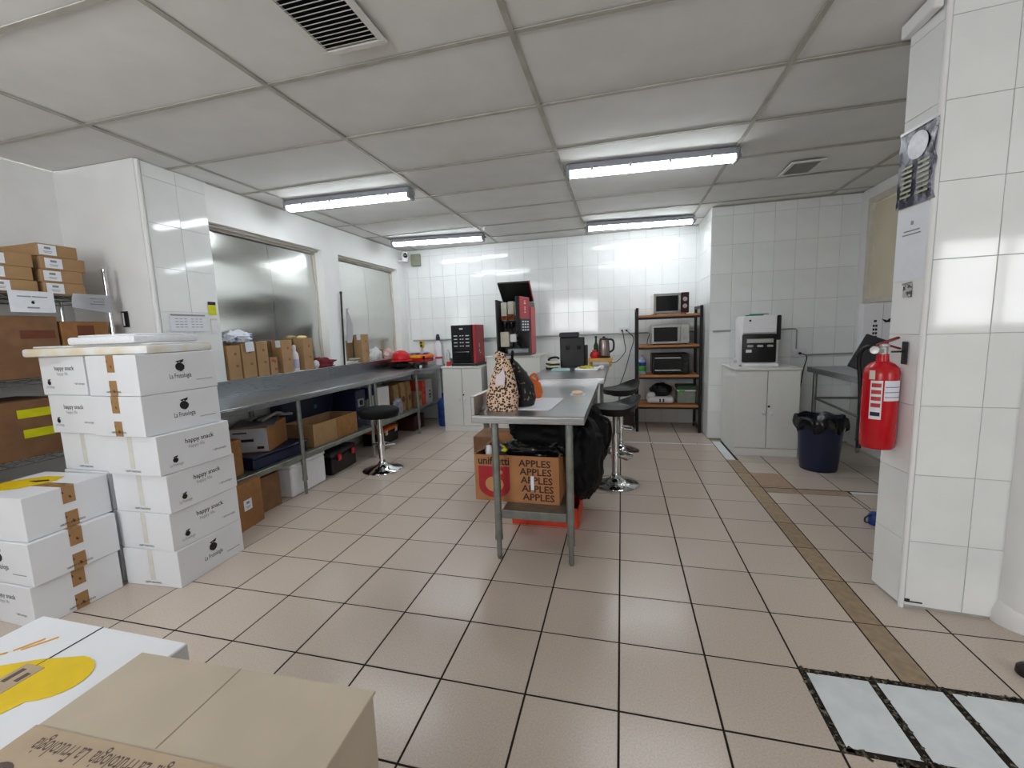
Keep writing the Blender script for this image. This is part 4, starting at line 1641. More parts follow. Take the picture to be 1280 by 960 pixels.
cabinet('white cabinet in the far left corner under the small coffee machine', (-2.025, 4.135, 0), .545, .52, .87)
cabinet('taller white cabinet behind the middle table under the open coffee machine', (-1.32, 4.13, 0), .70, .52, 1.0)
cabinet('white cabinet on the right under the water dispenser', (1.375, 3.485, 0), .555, .60, .87)

# ------------------------------------------------------------------ coffee machines
t = thing('coffee_machine', 'small closed black coffee machine with red side on the low cabinet', 'coffee machine', (-2.0, 4.10, .8705), R(-4))
bm = BM()
bx(bm, -.175, .135, -.14, .17, .035, .54, .006)
obj('body', bm, blackp_m, t)
bm = BM()
bx(bm, -.18, .19, -.17, .18, 0, .0345, .006)
obj('base', bm, blackp_m, t)
bm = BM()
bx(bm, .1355, .175, -.135, .165, .036, .54, .004)
sd = obj('red_side_panel', bm, redp_m, t)
dashes('print', [(0, .05, .012, .06), (.0, -.02, .014, .035), (.03, -.05, .03, .012)], paper_m, sd, face_m('+x', (.1754, -.02, .22)))
bm = BM()
bx(bm, -.165, .125, -.152, -.1405, .20, .535, .003)
fp = obj('front_panel', bm, blackp_m, t)
dashes('selection_labels', [(x, .34 - .045 * r, w_, .012) for r in range(4) for x, w_ in ((-.105, .05), (-.035, .02), (.0, .02), (.065, .05))] + [(-.02, .43, .05, .02)], paper_m, fp, face_m('-y', (0, -.1524, .06)))
bm = BM()
bx(bm, -.13, .09, -.162, -.141, .036, .19, .004)
obj('cup_bay', bm, glass_dark_m, t)

t = thing('coffee_machine', 'tall coffee machine with raised lid and open red door', 'coffee machine', (-1.30, 4.02, 1.0005), R(2))
w2, d2, h2 = .215, .20, .70
bm = BM()
bx(bm, -w2, -w2 + .014, -d2, d2, 0, h2, .002)
bx(bm, w2 - .014, w2, -d2, d2, 0, h2 * .95, .002)
bx(bm, -w2 + .014, w2 - .014, d2 - .014, d2, 0, h2 * .95, .002)
bx(bm, -w2 + .014, w2 - .014, -d2, d2 - .014, 0, .03, .002)
obj('body', bm, M('machine_grey', '#4b4a4c', .5), t)
for k, x in enumerate((-.13, -.04, .05)):
    bm = BM()
    bx(bm, x - .04, x + .04, -.10, .12, .44, .67 + .01 * (k == 1), .01)
    cn = obj('ingredient_canister', bm, M('milky_canister', '#cfcabb', .35), t)
    bm = BM()
    bx(bm, x - .038, x + .038, -.103, -.1005, .445, .50 + .02 * (k % 2), .001)
    obj('powder', bm, M('cocoa_powder', '#a8501e', .8, col2='#3a1c10', scale=30), cn)
for k, x in enumerate((-.13, -.04, .05)):
    bm = BM()
    lathe(bm, [(0, .34), (.025, .34), (.04, .39), (.04, .42), (0, .42)], 16, Matrix.Translation((x, -.06, 0)))
    obj('mixing_bowl', bm, glass_dark_m, t, smooth=40)
bm = BM()
bx(bm, -.185, -.07, -.12, .10, .11, .30, .006)
obj('waste_container', bm, cream_m, t)
bm = BM()
bx(bm, -.05, .03, -.15, -.05, .17, .27, .004)
obj('pump_block', bm, whitep_m, t)
for k in range(4):
    bm = BM()
    tube(bm, smooth_path([(-.1 + .06 * k, -.08, .34), (-.04 + .03 * k, -.13, .27 + .01 * k), (.06 - .02 * k, -.11, .20), (.08, -.07, .09)], 5), .007, 6)
    obj('hose', bm, blackp_m, t, smooth=50)
bm = BM()
bx(bm, -.08, .19, -.18, -.02, .031, .085, .008)
obj('drip_tray', bm, grey_m, t)
# raised lid, hinged at the back
bm = BM()
box(bm, (.0, .03, .80), (.40, .36, .03), .006, mrot(rx=R(-38)))
obj('raised_lid', bm, blackp_m, t)
bm = BM()
box(bm, (.2065, .03, .80), (.012, .36, .034), .003, mrot(rx=R(-38)))
obj('lid_trim', bm, redp_m, t)
# door swung open towards the right
dm = Matrix.Translation((w2 - .01, -d2 - .005, .0)) @ mrot(rz=R(-62))
bm = BM()
prism(bm, [(-.0, .30), (.05, .30), (.05, .70), (.0, .72)], .26, dm @ Matrix(((0, 0, 1, -.26), (1, 0, 0, 0), (0, 1, 0, 0), (0, 0, 0, 1))))
bm2 = BM()
bx(bm2, .02, .07, -.28, 0, .30, .71, .006)
bm.free()
dr = obj('door', bm2, blackp_m, t, mat4=Matrix.Translation((w2 - .07, -d2 - .004, 0)) @ mrot(rz=R(-14)))
bm = BM()
bx(bm, .0705, .080, -.278, -.002, .45, .705, .003)
pn = obj('red_panel', bm, redp_m, dr)
dashes('print', [(0, .055, .014, .02), (0, .03, .05, .012), (0, -.03, .014, .05), (0, -.075, .04, .010)], paper_m, pn, face_m('+x', (.0806, -.14, .60)))
bm = BM()
bx(bm, .0705, .082, -.278, -.002, .31, .449, .003)
bp_ = obj('button_panel', bm, dgrey_m, dr)
dashes('selection_labels', [(-.14 + x, .04 - .033 * r, .045, .016) for r in range(4) for x in (-.07, 0, .07)], paper_m, bp_, face_m('+x', (.0824, 0, .375)))
bm = BM()
bx(bm, w2 + .0005, w2 + .012, -d2 + .02, d2 - .02, .02, .60, .003)
obj('red_side_panel', bm, redp_m, t)

t = thing('cleaner_bottle', 'white cleaner bottle with dark blue cap beside the small coffee machine', 'bottle', (-2.603, 4.48, WZ))
bm = BM()
lathe(bm, [(0, 0), (.047, 0), (.05, .01), (.05, .27), (.042, .31), (.022, .34), (.022, .36), (0, .36)], 20)
obj('body', bm, whitep_m, t, smooth=40)
bm = BM()
lathe(bm, [(.03, .3605), (.03, .40), (.022, .44), (.012, .45), (0, .45)], 16)
obj('cap', bm, blue_m, t, smooth=40)
bm = BM()
lathe(bm, [(.0503, .09), (.0508, .092), (.0508, .12), (.0503, .122)], 20, cap=False)
obj('red_band', bm, redp_m, t, smooth=40)
t = thing('cleaner_bottle', 'small clear bottle with red base at the cabinet corner', 'bottle', (-2.245, 3.99, .8705))
bm = BM()
lathe(bm, [(0, .06), (.026, .06), (.026, .17), (.012, .20), (.012, .22), (0, .22)], 16)
obj('body', bm, M('grey_clear', '#c7cbcb', .2), t, smooth=40)
bm = BM()
lathe(bm, [(0, 0), (.03, 0), (.03, .0595), (0, .0595)], 16)
obj('red_base', bm, redb_m, t, smooth=40)
t = thing('paper_cup', 'brown paper cup between the clear bottle and coffee machine', 'cup', (-2.232, 4.12, .8705))
bm = BM()
lathe(bm, [(0, 0), (.028, 0), (.036, .09), (.033, .09), (.026, .006), (0, .006)], 18)
obj('cup', bm, kraft_m, t, smooth=40)
bm = BM()
lathe(bm, [(.036, .088), (.038, .092), (.036, .096), (.033, .092)], 18)
obj('rim', bm, kraft_m, t, smooth=40)

# ------------------------------------------------------------------ things on the middle tables
TZ, TB = .8505, .8855


def loft(bm, secs, n=28):
    """secs: (z, cx, cy, rx, ry)"""
    rings = []
    for z, cx, cy, rx, ry in secs:
        rings.append([bm.verts.new((cx + rx * math.copysign(abs(math.cos(2 * math.pi * k / n)) ** .75, math.cos(2 * math.pi * k / n)) * (1 + .02 * math.sin(5 * k)),
                                    cy + ry * math.copysign(abs(math.sin(2 * math.pi * k / n)) ** .75, math.sin(2 * math.pi * k / n)) * (1 + .04 * math.sin(3 * k + z * 20)), z)) for k in range(n)])
    for A, B in zip(rings, rings[1:]):
        for k in range(n):
            j = (k + 1) % n
            bm.faces.new((A[k], A[j], B[j], B[k]))
    bm.faces.new(rings[0][::-1])
    bm.faces.new(rings[-1])
    return bm


t = thing('tote_bag', 'leopard print tote bag knotted at the top on the near table end', 'bag', (-.668, 1.03, TZ))
bm = BM()
loft(bm, [(0, 0, 0, .092, .06), (.03, 0, 0, .097, .066), (.10, .004, 0, .095, .06), (.18, .010, 0, .075, .05), (.25, .014, 0, .052, .04), (.29, .014, .0, .038, .03), (.31, .012, 0, .02, .018), (.315, .012, 0, .005, .005)])
obj('body', bm, leop_m, t, smooth=70)
bm = BM()
prism(bm, [(-.028, .005), (.024, .0), (.030, .05), (.016, .105), (.006, .085), (-.006, .07), (-.026, .06)], .003, face_m('-y', (.010, -.066, .15)) @ mrot(rx=R(-12)))
obj('white_tag', bm, M('pale_pink_label', '#d9cdd2', .6), t)
bm = BM()
tube(bm, smooth_path([(.03, -.01, .27), (.02, -.02, .325), (-.02, -.01, .33), (-.02, 0, .28)], 5), .012, 8)
obj('handle', bm, leop_m, t, smooth=60)
t = thing('shoulder_bag', 'dark floral fabric bag leaning on the leopard print tote', 'bag', (-.585, 1.17, TZ), R(-10))
bm = BM()
loft(bm, [(0, 0, 0, .075, .07), (.05, .005, 0, .085, .075), (.13, .0, 0, .078, .065), (.20, -.02, 0, .055, .05), (.26, -.05, 0, .035, .03), (.29, -.06, 0, .012, .012)])
obj('body', bm, floral_m, t, smooth=70)
bm = BM()
tube(bm, smooth_path([(-.05, -.02, .25), (-.03, -.04, .33), (-.06, .02, .32), (-.06, .02, .26)], 5), .008, 6)
obj('strap', bm, black_cloth_m, t, smooth=60)
t = thing('orange_pouch', 'bright orange pouch behind the dark bag on the middle table', 'pouch', (-.585, 1.46, TZ), R(20))
bm = BM()
loft(bm, [(0, 0, 0, .07, .05), (.04, .005, 0, .078, .055), (.10, .0, 0, .068, .045), (.14, -.015, 0, .04, .03), (.15, -.02, 0, .015, .012)])
obj('body', bm, orange_m, t, smooth=70)
bm = BM()
tube(bm, smooth_path([(-.03, -.03, .13), (.02, -.04, .17), (.05, -.02, .12)], 5), .008, 6)
obj('strap', bm, orange_m, t, smooth=60)
t = thing('paper_sheet', 'white sheet of paper lying flat on the near table', 'paper', (-.49, 1.235, TZ), R(-3))
bm = BM()
bx(bm, -.15, .11, -.22, .22, 0, .0015)
obj('sheet', bm, paper_m, t)
bm = BM()
bx(bm, -.12, .12, -.20, .22, .0016, .003)
obj('sheet', bm, paper_m, t)
t = thing('bread_roll', 'pale round bun on a napkin on the middle table', 'food', (-.285, 1.62, TZ))
bm = BM()
bx(bm, -.05, .05, -.05, .05, 0, .002)
obj('napkin', bm, paper_m, t)
bm = BM()
lathe(bm, [(0, .0025), (.03, .0025), (.04, .012), (.03, .024), (0, .03)], 18)
obj('bun', bm, M('bun', '#e2c4a0', .6), t, smooth=60)
t = thing('office_printer', 'black box shaped printer at the far end of the middle tables', 'printer', (-.505, 3.46, TB), R(4))
bm = BM()
bx(bm, -.145, .12, -.14, .15, .012, .33, .008)
obj('body', bm, blackp_m, t)
bm = BM()
bx(bm, -.15, .06, -.15, .155, .3305, .385, .010)
obj('scanner_lid', bm, dgrey_m, t)
bm = BM()
bx(bm, .121, .155, -.10, .12, .02, .24, .006)
obj('paper_tray', bm, blackp_m, t)
for x in (-.06, .06):
    bm = BM()
    bx(bm, x - .02, x + .02, -.146, -.1405, .20, .24, .002)
    obj('recessed_grip', bm, glass_dark_m, t)
bm = BM()
bx(bm, -.14, .115, -.13, .14, 0, .0115)
obj('feet', bm, blackp_m, t)
t = thing('book_pile', 'small pile of cream and black notebooks beside the printer', 'books', (-.72, 3.22, TB), R(12))
for k, m in enumerate((blackp_m, cream_m, blackp_m, cream_m)):
    bm = BM()
    box(bm, (.005 * k, 0, .012 + .020 * k), (.13 - .01 * k, .18, .019), .002, mrot(rz=R(6 * k)))
    obj('notebook', bm, m, t)
tag(tube_obj('bent_strap', [(-.76, 3.45, TB + .012), (-.78, 3.40, TB + .09), (-.70, 3.38, TB + .115), (-.66, 3.36, TB + .10)], .012, blackp_m, smooth_n=5), 'black bent strap left of the printer on the far table', 'strap')
t = thing('plastic_container', 'pale teal shallow container in front of the printer', 'container', (-.59, 2.98, TB), R(3))
bm = BM()
bx(bm, -.095, .095, -.06, .06, 0, .02, .006)
obj('lid', bm, teal_m, t)
bm = BM()
bx(bm, -.08, .08, -.045, .045, .0205, .025, .002)
obj('raised_rim', bm, teal_m, t)
t = thing('food_tray', 'white foam tray of yellow food on the far middle table', 'tray', (-.325, 3.05, TB), R(-3))
bm = BM()
prism(bm, [(-.09, -.08), (.09, -.08), (.09, .08), (-.09, .08)], .006)
for (a, b, c, d) in ((-.115, .115, -.105, -.09), (-.115, .115, .09, .105), (-.115, -.095, -.09, .09), (.095, .115, -.09, .09)):
    bx(bm, a, b, c, d, .004, .022, .003)
obj('tray', bm, foam_m, t)
bm = BM()
blob(bm, (-.01, 0, .022), (.075, .065, .02), .25, 4, 41, 4, -.014)
obj('food', bm, food_m, t, smooth=60)
t = thing('plastic_wrapper', 'small crumpled clear wrapper beside the yellow food tray', 'wrapper', (-.185, 3.10, TB))
bm = BM()
blob(bm, (0, 0, .02), (.03, .03, .022), .35, 3, 43, 3, -.02)
obj('wrapper', bm, whitep_m, t, smooth=60)
bm = BM()
blob(bm, (.012, -.02, .035), (.015, .012, .012), .3, 3, 44, 2)
obj('twist', bm, whitep_m, t, smooth=60)
t = thing('wooden_stand', 'wooden board stand under the kettle at the far table corner', 'stand', (-.215, 3.53, TB))
bm = BM()
bx(bm, -.13, .13, -.17, .17, .055, .092, .004)
obj('board', bm, board_m, t)
for s in (-1, 1):
    bm = BM()
    bx(bm, s * .11 - .012, s * .11 + .012, -.15, .15, 0, .0545, .002)
    obj('rail', bm, board_m, t)
KZ = TB + .0925
t = thing('electric_kettle', 'steel electric kettle with black handle on the wooden stand', 'kettle', (-.175, 3.50, KZ))
bm = BM()
lathe(bm, [(0, .022), (.062, .022), (.065, .03), (.058, .16), (.052, .195), (0, .196)], 22)
obj('body', bm, M('kettle_steel', '#9a8c88', .25, .8), t, smooth=40)
bm = BM()
lathe(bm, [(0, .1965), (.052, .1965), (.045, .215), (.015, .222), (.012, .235), (0, .236)], 18)
obj('lid', bm, blackp_m, t, smooth=40)
bm = BM()
tube(bm, smooth_path([(.045, 0, .20), (.085, 0, .198), (.105, 0, .165), (.10, 0, .09), (.062, 0, .06)], 5), .011, 8)
obj('handle', bm, blackp_m, t, smooth=50)
bm = BM()
lathe(bm, [(0, 0), (.072, 0), (.072, .012), (.06, .0215), (0, .0215)], 20)
obj('base', bm, blackp_m, t, smooth=40)
t = thing('glass_bottle', 'dark green bottle standing between printer and kettle', 'bottle', (-.268, 3.60, KZ))
bm = BM()
lathe(bm, [(0, 0), (.026, 0), (.027, .01), (.027, .13), (.012, .17), (.011, .215), (0, .216)], 18)
obj('body', bm, M('green_glass', '#2c4a20', .12), t, smooth=40)
bm = BM()
lathe(bm, [(.0135, .2165), (.0135, .24), (0, .242)], 12)
obj('cap', bm, blackp_m, t, smooth=40)
t = thing('red_jar', 'round shiny red jar in front of the dark green bottle', 'jar', (-.278, 3.44, KZ))
bm = BM()
lathe(bm, [(0, 0), (.034, 0), (.044, .02), (.046, .04), (.038, .065), (.022, .075), (0, .076)], 18)
obj('body', bm, redb_m, t, smooth=50)
bm = BM()
lathe(bm, [(.022, .0765), (.022, .09), (0, .091)], 14)
obj('lid', bm, redp_m, t, smooth=50)

# ------------------------------------------------------------------ things under the near middle table
UZT = .2935
t = thing('fruit_box', 'open cardboard fruit box printed APPLES under the near table', 'box', (-.592, 1.175, UZT), R(-1))
w2, d2, h2 = .258, .17, .285
bm = BM()
bx(bm, -w2, w2, -d2, d2, 0, .006)
bx(bm, -w2, w2, -d2, -d2 + .006, .006, h2, .001)
bx(bm, -w2, w2, d2 - .006, d2, .006, h2 + .05, .001)
bx(bm, -w2, -w2 + .006, -d2 + .006, d2 - .006, .006, h2, .001)
bx(bm, w2 - .006, w2, -d2 + .006, d2 - .006, .006, h2, .001)
obj('body', bm, M('apple_box_card', '#a9744a', .75, var=.08, scale=10), t)
bm = BM()
box(bm, (-w2 + .03, .02, h2 + .012), (.05, .28, .004), 0, mrot(ry=R(-25)))
obj('flap', bm, card_d_m, t)
yf = -d2 - .0006
dkink = M('dark_brown_ink', '#33201a', .7)
for k in range(5):
    text('APPLES', .057, dkink, t, face_m('-y', (.115 + .005 * k, yf, .240 - .051 * k), R(-1)), .022, 1.06)
text('unifrutti', .066, dkink, t, face_m('-y', (-.135, yf, .247)), .022, .93)
rp = M('apple_box_red', '#a5242c', .7)
pp = slab_print('red_panel', 0, 0, rp, t, face_m('-y', (-.135, yf, 0)) @ Matrix.Diagonal((1.15, 1, 1, 1)), .0008,
                [(-.085, .215), (-.085, .09)] + [(.085 * math.cos(R(a)), .09 + .07 * math.sin(R(a))) for a in range(190, 351, 20)] + [(.085, .09), (.085, .215)])
slab_print('fruit_print', 0, 0, M('apple_box_tan', '#b98a5c', .7), pp, Matrix.Translation((0, 0, .0009)), .0006, circle(.05, 20, 0, .105, 1, .95))
slab_print('leaf_print', 0, 0, M('apple_box_tan', '#b98a5c', .7), pp, Matrix.Translation((0, 0, .0009)), .0006, circle(.018, 12, .025, .18, 1.3, .8))
bm = BM()
box(bm, (.10, yf - .002, .125), (.02, .004, .085), .002)
obj('hand_hole', bm, paper_m, t)
t = thing('rainbow_packet', 'yellow and rainbow coloured packet sticking out of the fruit box', 'packet', (-.66, 1.12, UZT + .20))
bm = BM()
box(bm, (0, 0, .085), (.20, .05, .02), .004, mrot(ry=R(10)))
box(bm, (-.05, .02, .11), (.10, .03, .014), .004, mrot(ry=R(35)))
obj('packet', bm, multi_m, t)
bm = BM()
lathe(bm, [(0, 0), (.022, 0), (.024, .06), (.015, .075), (0, .076)], 14, Matrix.Translation((-.125, -.02, .04)))
obj('clear_bottle', bm, whitep_m, t, smooth=50)
bm = BM()
box(bm, (0, .02, .03), (.18, .1, .06), .004)
obj('contents', bm, M('dark_contents', '#3a2c30', .7), t)


def cloth_lump(bm, pts, seed, sub=4):
    for k, (c, r) in enumerate(pts):
        blob(bm, c, r, .28, 2.6, seed + k, sub)


t = thing('black_jacket', 'black padded jacket and bags piled over the fruit box', 'jacket', (0, 0, 0))
bm = BM()
blob(bm, (-.47, 1.27, .660), (.225, .20, .13), .15, 1.5, 61, 5)
obj('body', bm, black_cloth_m, t, smooth=70)
bm = BM()
blob(bm, (-.215, 1.30, .50), (.125, .20, .265), .18, 1.6, 63, 5)
obj('sleeve', bm, black_cloth_m, t, smooth=70)
bm = BM()
blob(bm, (-.50, 1.14, .60), (.19, .11, .075), .18, 1.6, 66, 5)
obj('hood', bm, black_bag_m, t, smooth=70)
t = thing('backpack', 'black backpack with hanging strap beside the near bar stool', 'backpack', (-.20, 1.66, .2935))
bm = BM()
blob(bm, (0, 0, .24), (.13, .15, .235), .12, 1.6, 71, 5, -.24)
obj('body', bm, black_cloth_m, t, smooth=70)
bm = BM()
tube(bm, smooth_path([(.07, -.10, .42), (.13, -.10, .38), (.14, -.08, .27), (.11, -.10, .18)], 6), .010, 6)
obj('strap', bm, blackp_m, t, smooth=60)
t = thing('orange_crate', 'low orange red crate on the floor under the near table', 'crate', (-.49, 1.50, 0))
bm = BM()
bx(bm, -.225, .225, -.17, .17, 0, .012)
for (a, b, c, d) in ((-.225, .225, -.17, -.16), (-.225, .225, .16, .17), (-.225, -.215, -.16, .16), (.215, .225, -.16, .16)):
    bx(bm, a, b, c, d, .012, .12, .002)
obj('body', bm, ored_m, t)
for s in (-1, 1):
    for x in (-.17, .17):
        bm = BM()
        bx(bm, x - .05, x + .05, s * .1705, s * .176, .0, .14, .002)
        obj('corner_post', bm, ored_m, t)
dashes('pattern', [(-.17 + .035 * k, (.012 if k % 2 else -.012), .022, .016) for k in range(11)], M('pale_pattern', '#e0a090', .6), t, face_m('-y', (0, -.1704, .06)))
bm = BM()
blob(bm, (0, 0, .08), (.19, .14, .06), .25, 3, 81, 4)
obj('contents', bm, dred_m, t, smooth=60)
brown_box('cardboard box on the undershelf behind the fruit box', (-.60, 1.86, UZT), (.22, .3, .24), R(3), None, card_d_m)
t = brown_box('stacked flat cardboard tray on the floor behind the near table', (-1.02, 2.20, 0), (.42, .34, .42), R(2), None, card_d_m)
slab_print('label', .10, .07, card_m, t, face_m('-y', (0, -.1704, .30)))

# ------------------------------------------------------------------ microwave shelf
RX0, RX1, RY0, RY1 = .20, .925, 4.10, 4.50
t = thing('microwave_shelf', 'black metal shelf unit with wooden boards against the back wall', 'shelf', (0, 0, 0))
for x in (RX0, RX1):
    for y in (RY0, RY1):
        bm = BM()
        bx(bm, x - .016, x + .016, y - .016, y + .016, 0, 1.53, .002)
        obj('post', bm, blackm_m, t)
for x in (RX0, RX1):
    bm = BM()
    bx(bm, x - .012, x + .012, RY0 + .017, RY1 - .017, 1.495, 1.528, .002)
    obj('side_rail', bm, blackm_m, t)
    bm = BM()
    bx(bm, x - .012, x + .012, RY0 + .017, RY1 - .017, .03, .06, .002)
    obj('side_rail', bm, blackm_m, t)
SHZ = (1.44, 1.075, .71, .34)
for z in SHZ:
    bm = BM()
    bx(bm, RX0 + .018, RX1 - .018, RY0 - .012, RY1 + .012, z - .026, z, .002)
    sh = obj('board', bm, wood_m, t)
    bm = BM()
    bx(bm, RX0 + .018, RX1 - .018, RY0 - .008, RY0 + .012, z - .048, z - .0265)
    obj('board_rail', bm, blackm_m, sh)
    bm = BM()
    bx(bm, RX0 + .018, RX1 - .018, RY1 - .012, RY1 + .008, z - .048, z - .0265)
    obj('board_rail', bm, blackm_m, sh)


def microwave(label, loc, w, h, d, frame, panel, rz=0.0, side_m=None, round_knobs=True):
    t = thing('microwave_oven', label, 'microwave', loc, rz, 'ovens on the shelf unit')
    bm = BM()
    bx(bm, -w / 2, w / 2, -d / 2 + .012, d / 2, .012, h, .005)
    obj('body', bm, side_m or frame, t)
    bm = BM()
    for x in (-w / 2 + .03, w / 2 - .03):
        for y in (-d / 2 + .05, d / 2 - .05):
            cyl(bm, (x, y, 0), (x, y, .0125), .012, seg=8)
    obj('feet', bm, blackp_m, t)
    bm = BM()
    bx(bm, -w / 2, w * .27, -d / 2 - .006, -d / 2 + .0118, .014, h - .002, .004)
    dr = obj('door', bm, frame, t)
    bm = BM()
    bx(bm, -w / 2 + .025, w * .19, -d / 2 - .0085, -d / 2 - .0062, .04, h - .035, .001)
    obj('door_glass', bm, glass_dark_m, dr)
    bm = BM()
    tube(bm, [(w * .235, -d / 2 - .006, .05), (w * .235, -d / 2 - .026, .06), (w * .235, -d / 2 - .026, h - .06), (w * .235, -d / 2 - .006, h - .05)], .008, 8)
    obj('door_handle', bm, silver_m, dr, smooth=50)
    bm = BM()
    bx(bm, w * .274, w / 2, -d / 2 - .006, -d / 2 + .0118, .014, h - .002, .004)
    cp = obj('control_panel', bm, panel, t)
    for z in (h * .36, h * .68):
        bm = BM()
        lathe(bm, [(.026, 0), (.024, .014), (0, .016)], 18, face_m('-y', (w * .385, -d / 2 - .0062, z)))
        obj('knob', bm, silver_m, cp, smooth=40)
    return t


microwave('silver microwave with dark red control panel on the top board', (.585, 4.30, 1.4405), .40, .255, .32, M('micro_silver', '#a7a7a4', .3, .6), M('maroon_panel', '#3a1a20', .3), R(3), whitep_m)
microwave('silver grey microwave on the second board from the top', (.585, 4.30, 1.0755), .43, .245, .33, silver_m, silver_m, R(0))
t = thing('toaster_oven', 'black toaster oven with two silver bars on the third board', 'oven', (.59, 4.30, .7105))
bm = BM()
bx(bm, -.215, .215, -.15, .16, .015, .255, .008)
obj('body', bm, blackp_m, t)
bm = BM()
bx(bm, -.195, .13, -.162, -.1505, .03, .235, .003)
dr = obj('door', bm, glass_dark_m, t)
for z in (.055, .205):
    bm = BM()
    box(bm, (-.03, -.17, z), (.30, .014, .016), .003)
    obj('silver_bar', bm, silver_m, dr)
for z in (.07, .13, .19):
    bm = BM()
    lathe(bm, [(.016, 0), (.014, .014), (0, .015)], 14, face_m('-y', (.175, -.1504, z)))
    obj('knob', bm, dgrey_m, t, smooth=40)
bm = BM()
for x in (-.18, .18):
    bx(bm, x - .02, x + .02, -.13, .13, 0, .0148)
obj('feet', bm, blackp_m, t)
t = thing('cleaner_bottle', 'clear bottle with blue and green bands beside the toaster oven', 'bottle', (.268, 4.24, .7105))
bm = BM()
lathe(bm, [(0, 0), (.042, 0), (.045, .01), (.045, .17), (.03, .20), (.014, .215), (.014, .235), (0, .236)], 18)
obj('body', bm, M('bluish_clear', '#9db0c8', .2), t, smooth=40)
for z0, z1, m in ((.04, .10, green_m), (.105, .15, blue_b_m)):
    bm = BM()
    lathe(bm, [(.0453, z0), (.0462, z0 + .002), (.0462, z1 - .002), (.0453, z1)], 18, cap=False)
    obj('band', bm, m, t, smooth=40)
t = thing('kitchen_appliance', 'white and black kitchen appliance on the lowest wooden board', 'appliance', (.475, 4.29, .3405))
bm = BM()
bx(bm, -.15, .165, -.13, .14, .006, .085, .03, 3)
obj('base', bm, whitep_m, t, smooth=50)
for x in (.0, .04):
    bm = BM()
    bx(bm, x - .009, x + .009, -.1335, -.1295, .025, .065, .001)
    obj('switch', bm, blackp_m, t)
bm = BM()
blob(bm, (.02, .0, .165), (.135, .12, .09), .12, 2.2, 91, 4, -.075)
obj('black_cover', bm, blackp_m, t, smooth=60)
bm = BM()
lathe(bm, [(0, 0), (.045, 0), (.05, .03), (.03, .055), (0, .06)], 16, Matrix.Translation((-.10, -.08, .0855)))
obj('white_cup', bm, whitep_m, t, smooth=50)
t = thing('food_container', 'clear food container with dark green lid on the lowest board', 'container', (.785, 4.30, .3405))
bm = BM()
bx(bm, -.105, .105, -.12, .13, 0, .155, .012)
obj('tub', bm, M('clear_grey_tub', '#8a8e88', .25), t)
bm = BM()
bx(bm, -.11, .11, -.125, .135, .1555, .175, .005)
obj('rim', bm, whitep_m, t)
bm = BM()
bx(bm, -.112, .112, -.127, .137, .1755, .225, .008)
obj('lid', bm, M('dark_green_plastic', '#2f4a34', .4), t)
bm = BM()
bx(bm, -.09, -.02, -.130, -.1255, .140, .172, .002)
obj('green_clip', bm, green_m, t)
tube_obj('power_cable', [(.40, YB - .06, 1.255), (.36, YB - .07, 1.17), (.34, YB - .09, 1.09), (.345, 4.44, 1.082)], .005, blackp_m, 'black cable curling behind the middle microwave', 'cable', smooth_n=6)
t = brown_box('dark brown carton on the floor left of the microwave shelf', (.055, 4.37, 0), (.23, .30, .28), 0, None, M('dark_brown_card', '#3d302c', .7))

# ------------------------------------------------------------------ water dispenser and the right side
t = thing('water_dispenser', 'white and black water dispenser on the right cabinet', 'dispenser', (1.355, 3.475, .8705), R(-8))
bm = BM()
bx(bm, -.19, .165, -.12, .19, .012, .50, .02, 2)
obj('body', bm, whitep_m, t, smooth=40)
bm = BM()
bx(bm, -.155, .14, -.148, -.1205, .33, .50, .008)
obj('front_cover', bm, whitep_m, t)
bm = BM()
bx(bm, -.155, .165, -.165, .19, 0, .0335, .008)
obj('drip_base', bm, whitep_m, t)
bm = BM()
bx(bm, -.155, .142, -.150, -.1205, .042, .322, .012, 2)
fp = obj('black_front', bm, blackp_m, t, smooth=40)
bm = BM()
bx(bm, -.115, .115, -.156, -.1505, .235, .275, .006)
obj('control_strip', bm, silver_m, fp)
for k in range(3):
    bm = BM()
    box(bm, (-.085 + .085 * k, -.168, .205), (.05, .032, .022), .005)
    bm2 = None
    obj('tap', bm, silver_m, fp)
bm = BM()
bx(bm, -.12, -.07, -.153, -.1505, .14, .17, .002)
obj('sticker', bm, paper_m, fp)
bm = BM()
bx(bm, .1425, .178, -.135, .0, .26, .50, .008)
obj('black_edge', bm, blackp_m, t)
bm = BM()
lathe(bm, [(.010, 0), (.010, .006), (0, .007)], 10, face_m('-y', (-.09, -.1484, .455)))
obj('badge', bm, blackp_m, t)
t = thing('folded_cloth', 'green cloth lying on top of the water dispenser', 'cloth', (1.32, 3.47, 1.3715), R(-6))
bm = BM()
bx(bm, -.08, .07, -.05, .06, 0, .012, .004)
obj('fold', bm, M('green_cloth', '#3c9a70', .7), t)
bm = BM()
bx(bm, -.04, .12, -.02, .08, .0125, .02, .003)
obj('fold', bm, M('dark_green_cloth', '#40584c', .7), t)
t = thing('small_carton', 'small white carton beside the water dispenser on the cabinet', 'carton', (1.125, 3.40, .8705), R(5))
bm = BM()
bx(bm, -.035, .035, -.03, .03, 0, .085, .002)
obj('body', bm, whitep_m, t)
slab_print('label', .03, .03, M('pale_print', '#c8c0b4', .6), t, face_m('-y', (0, -.0304, .05)))

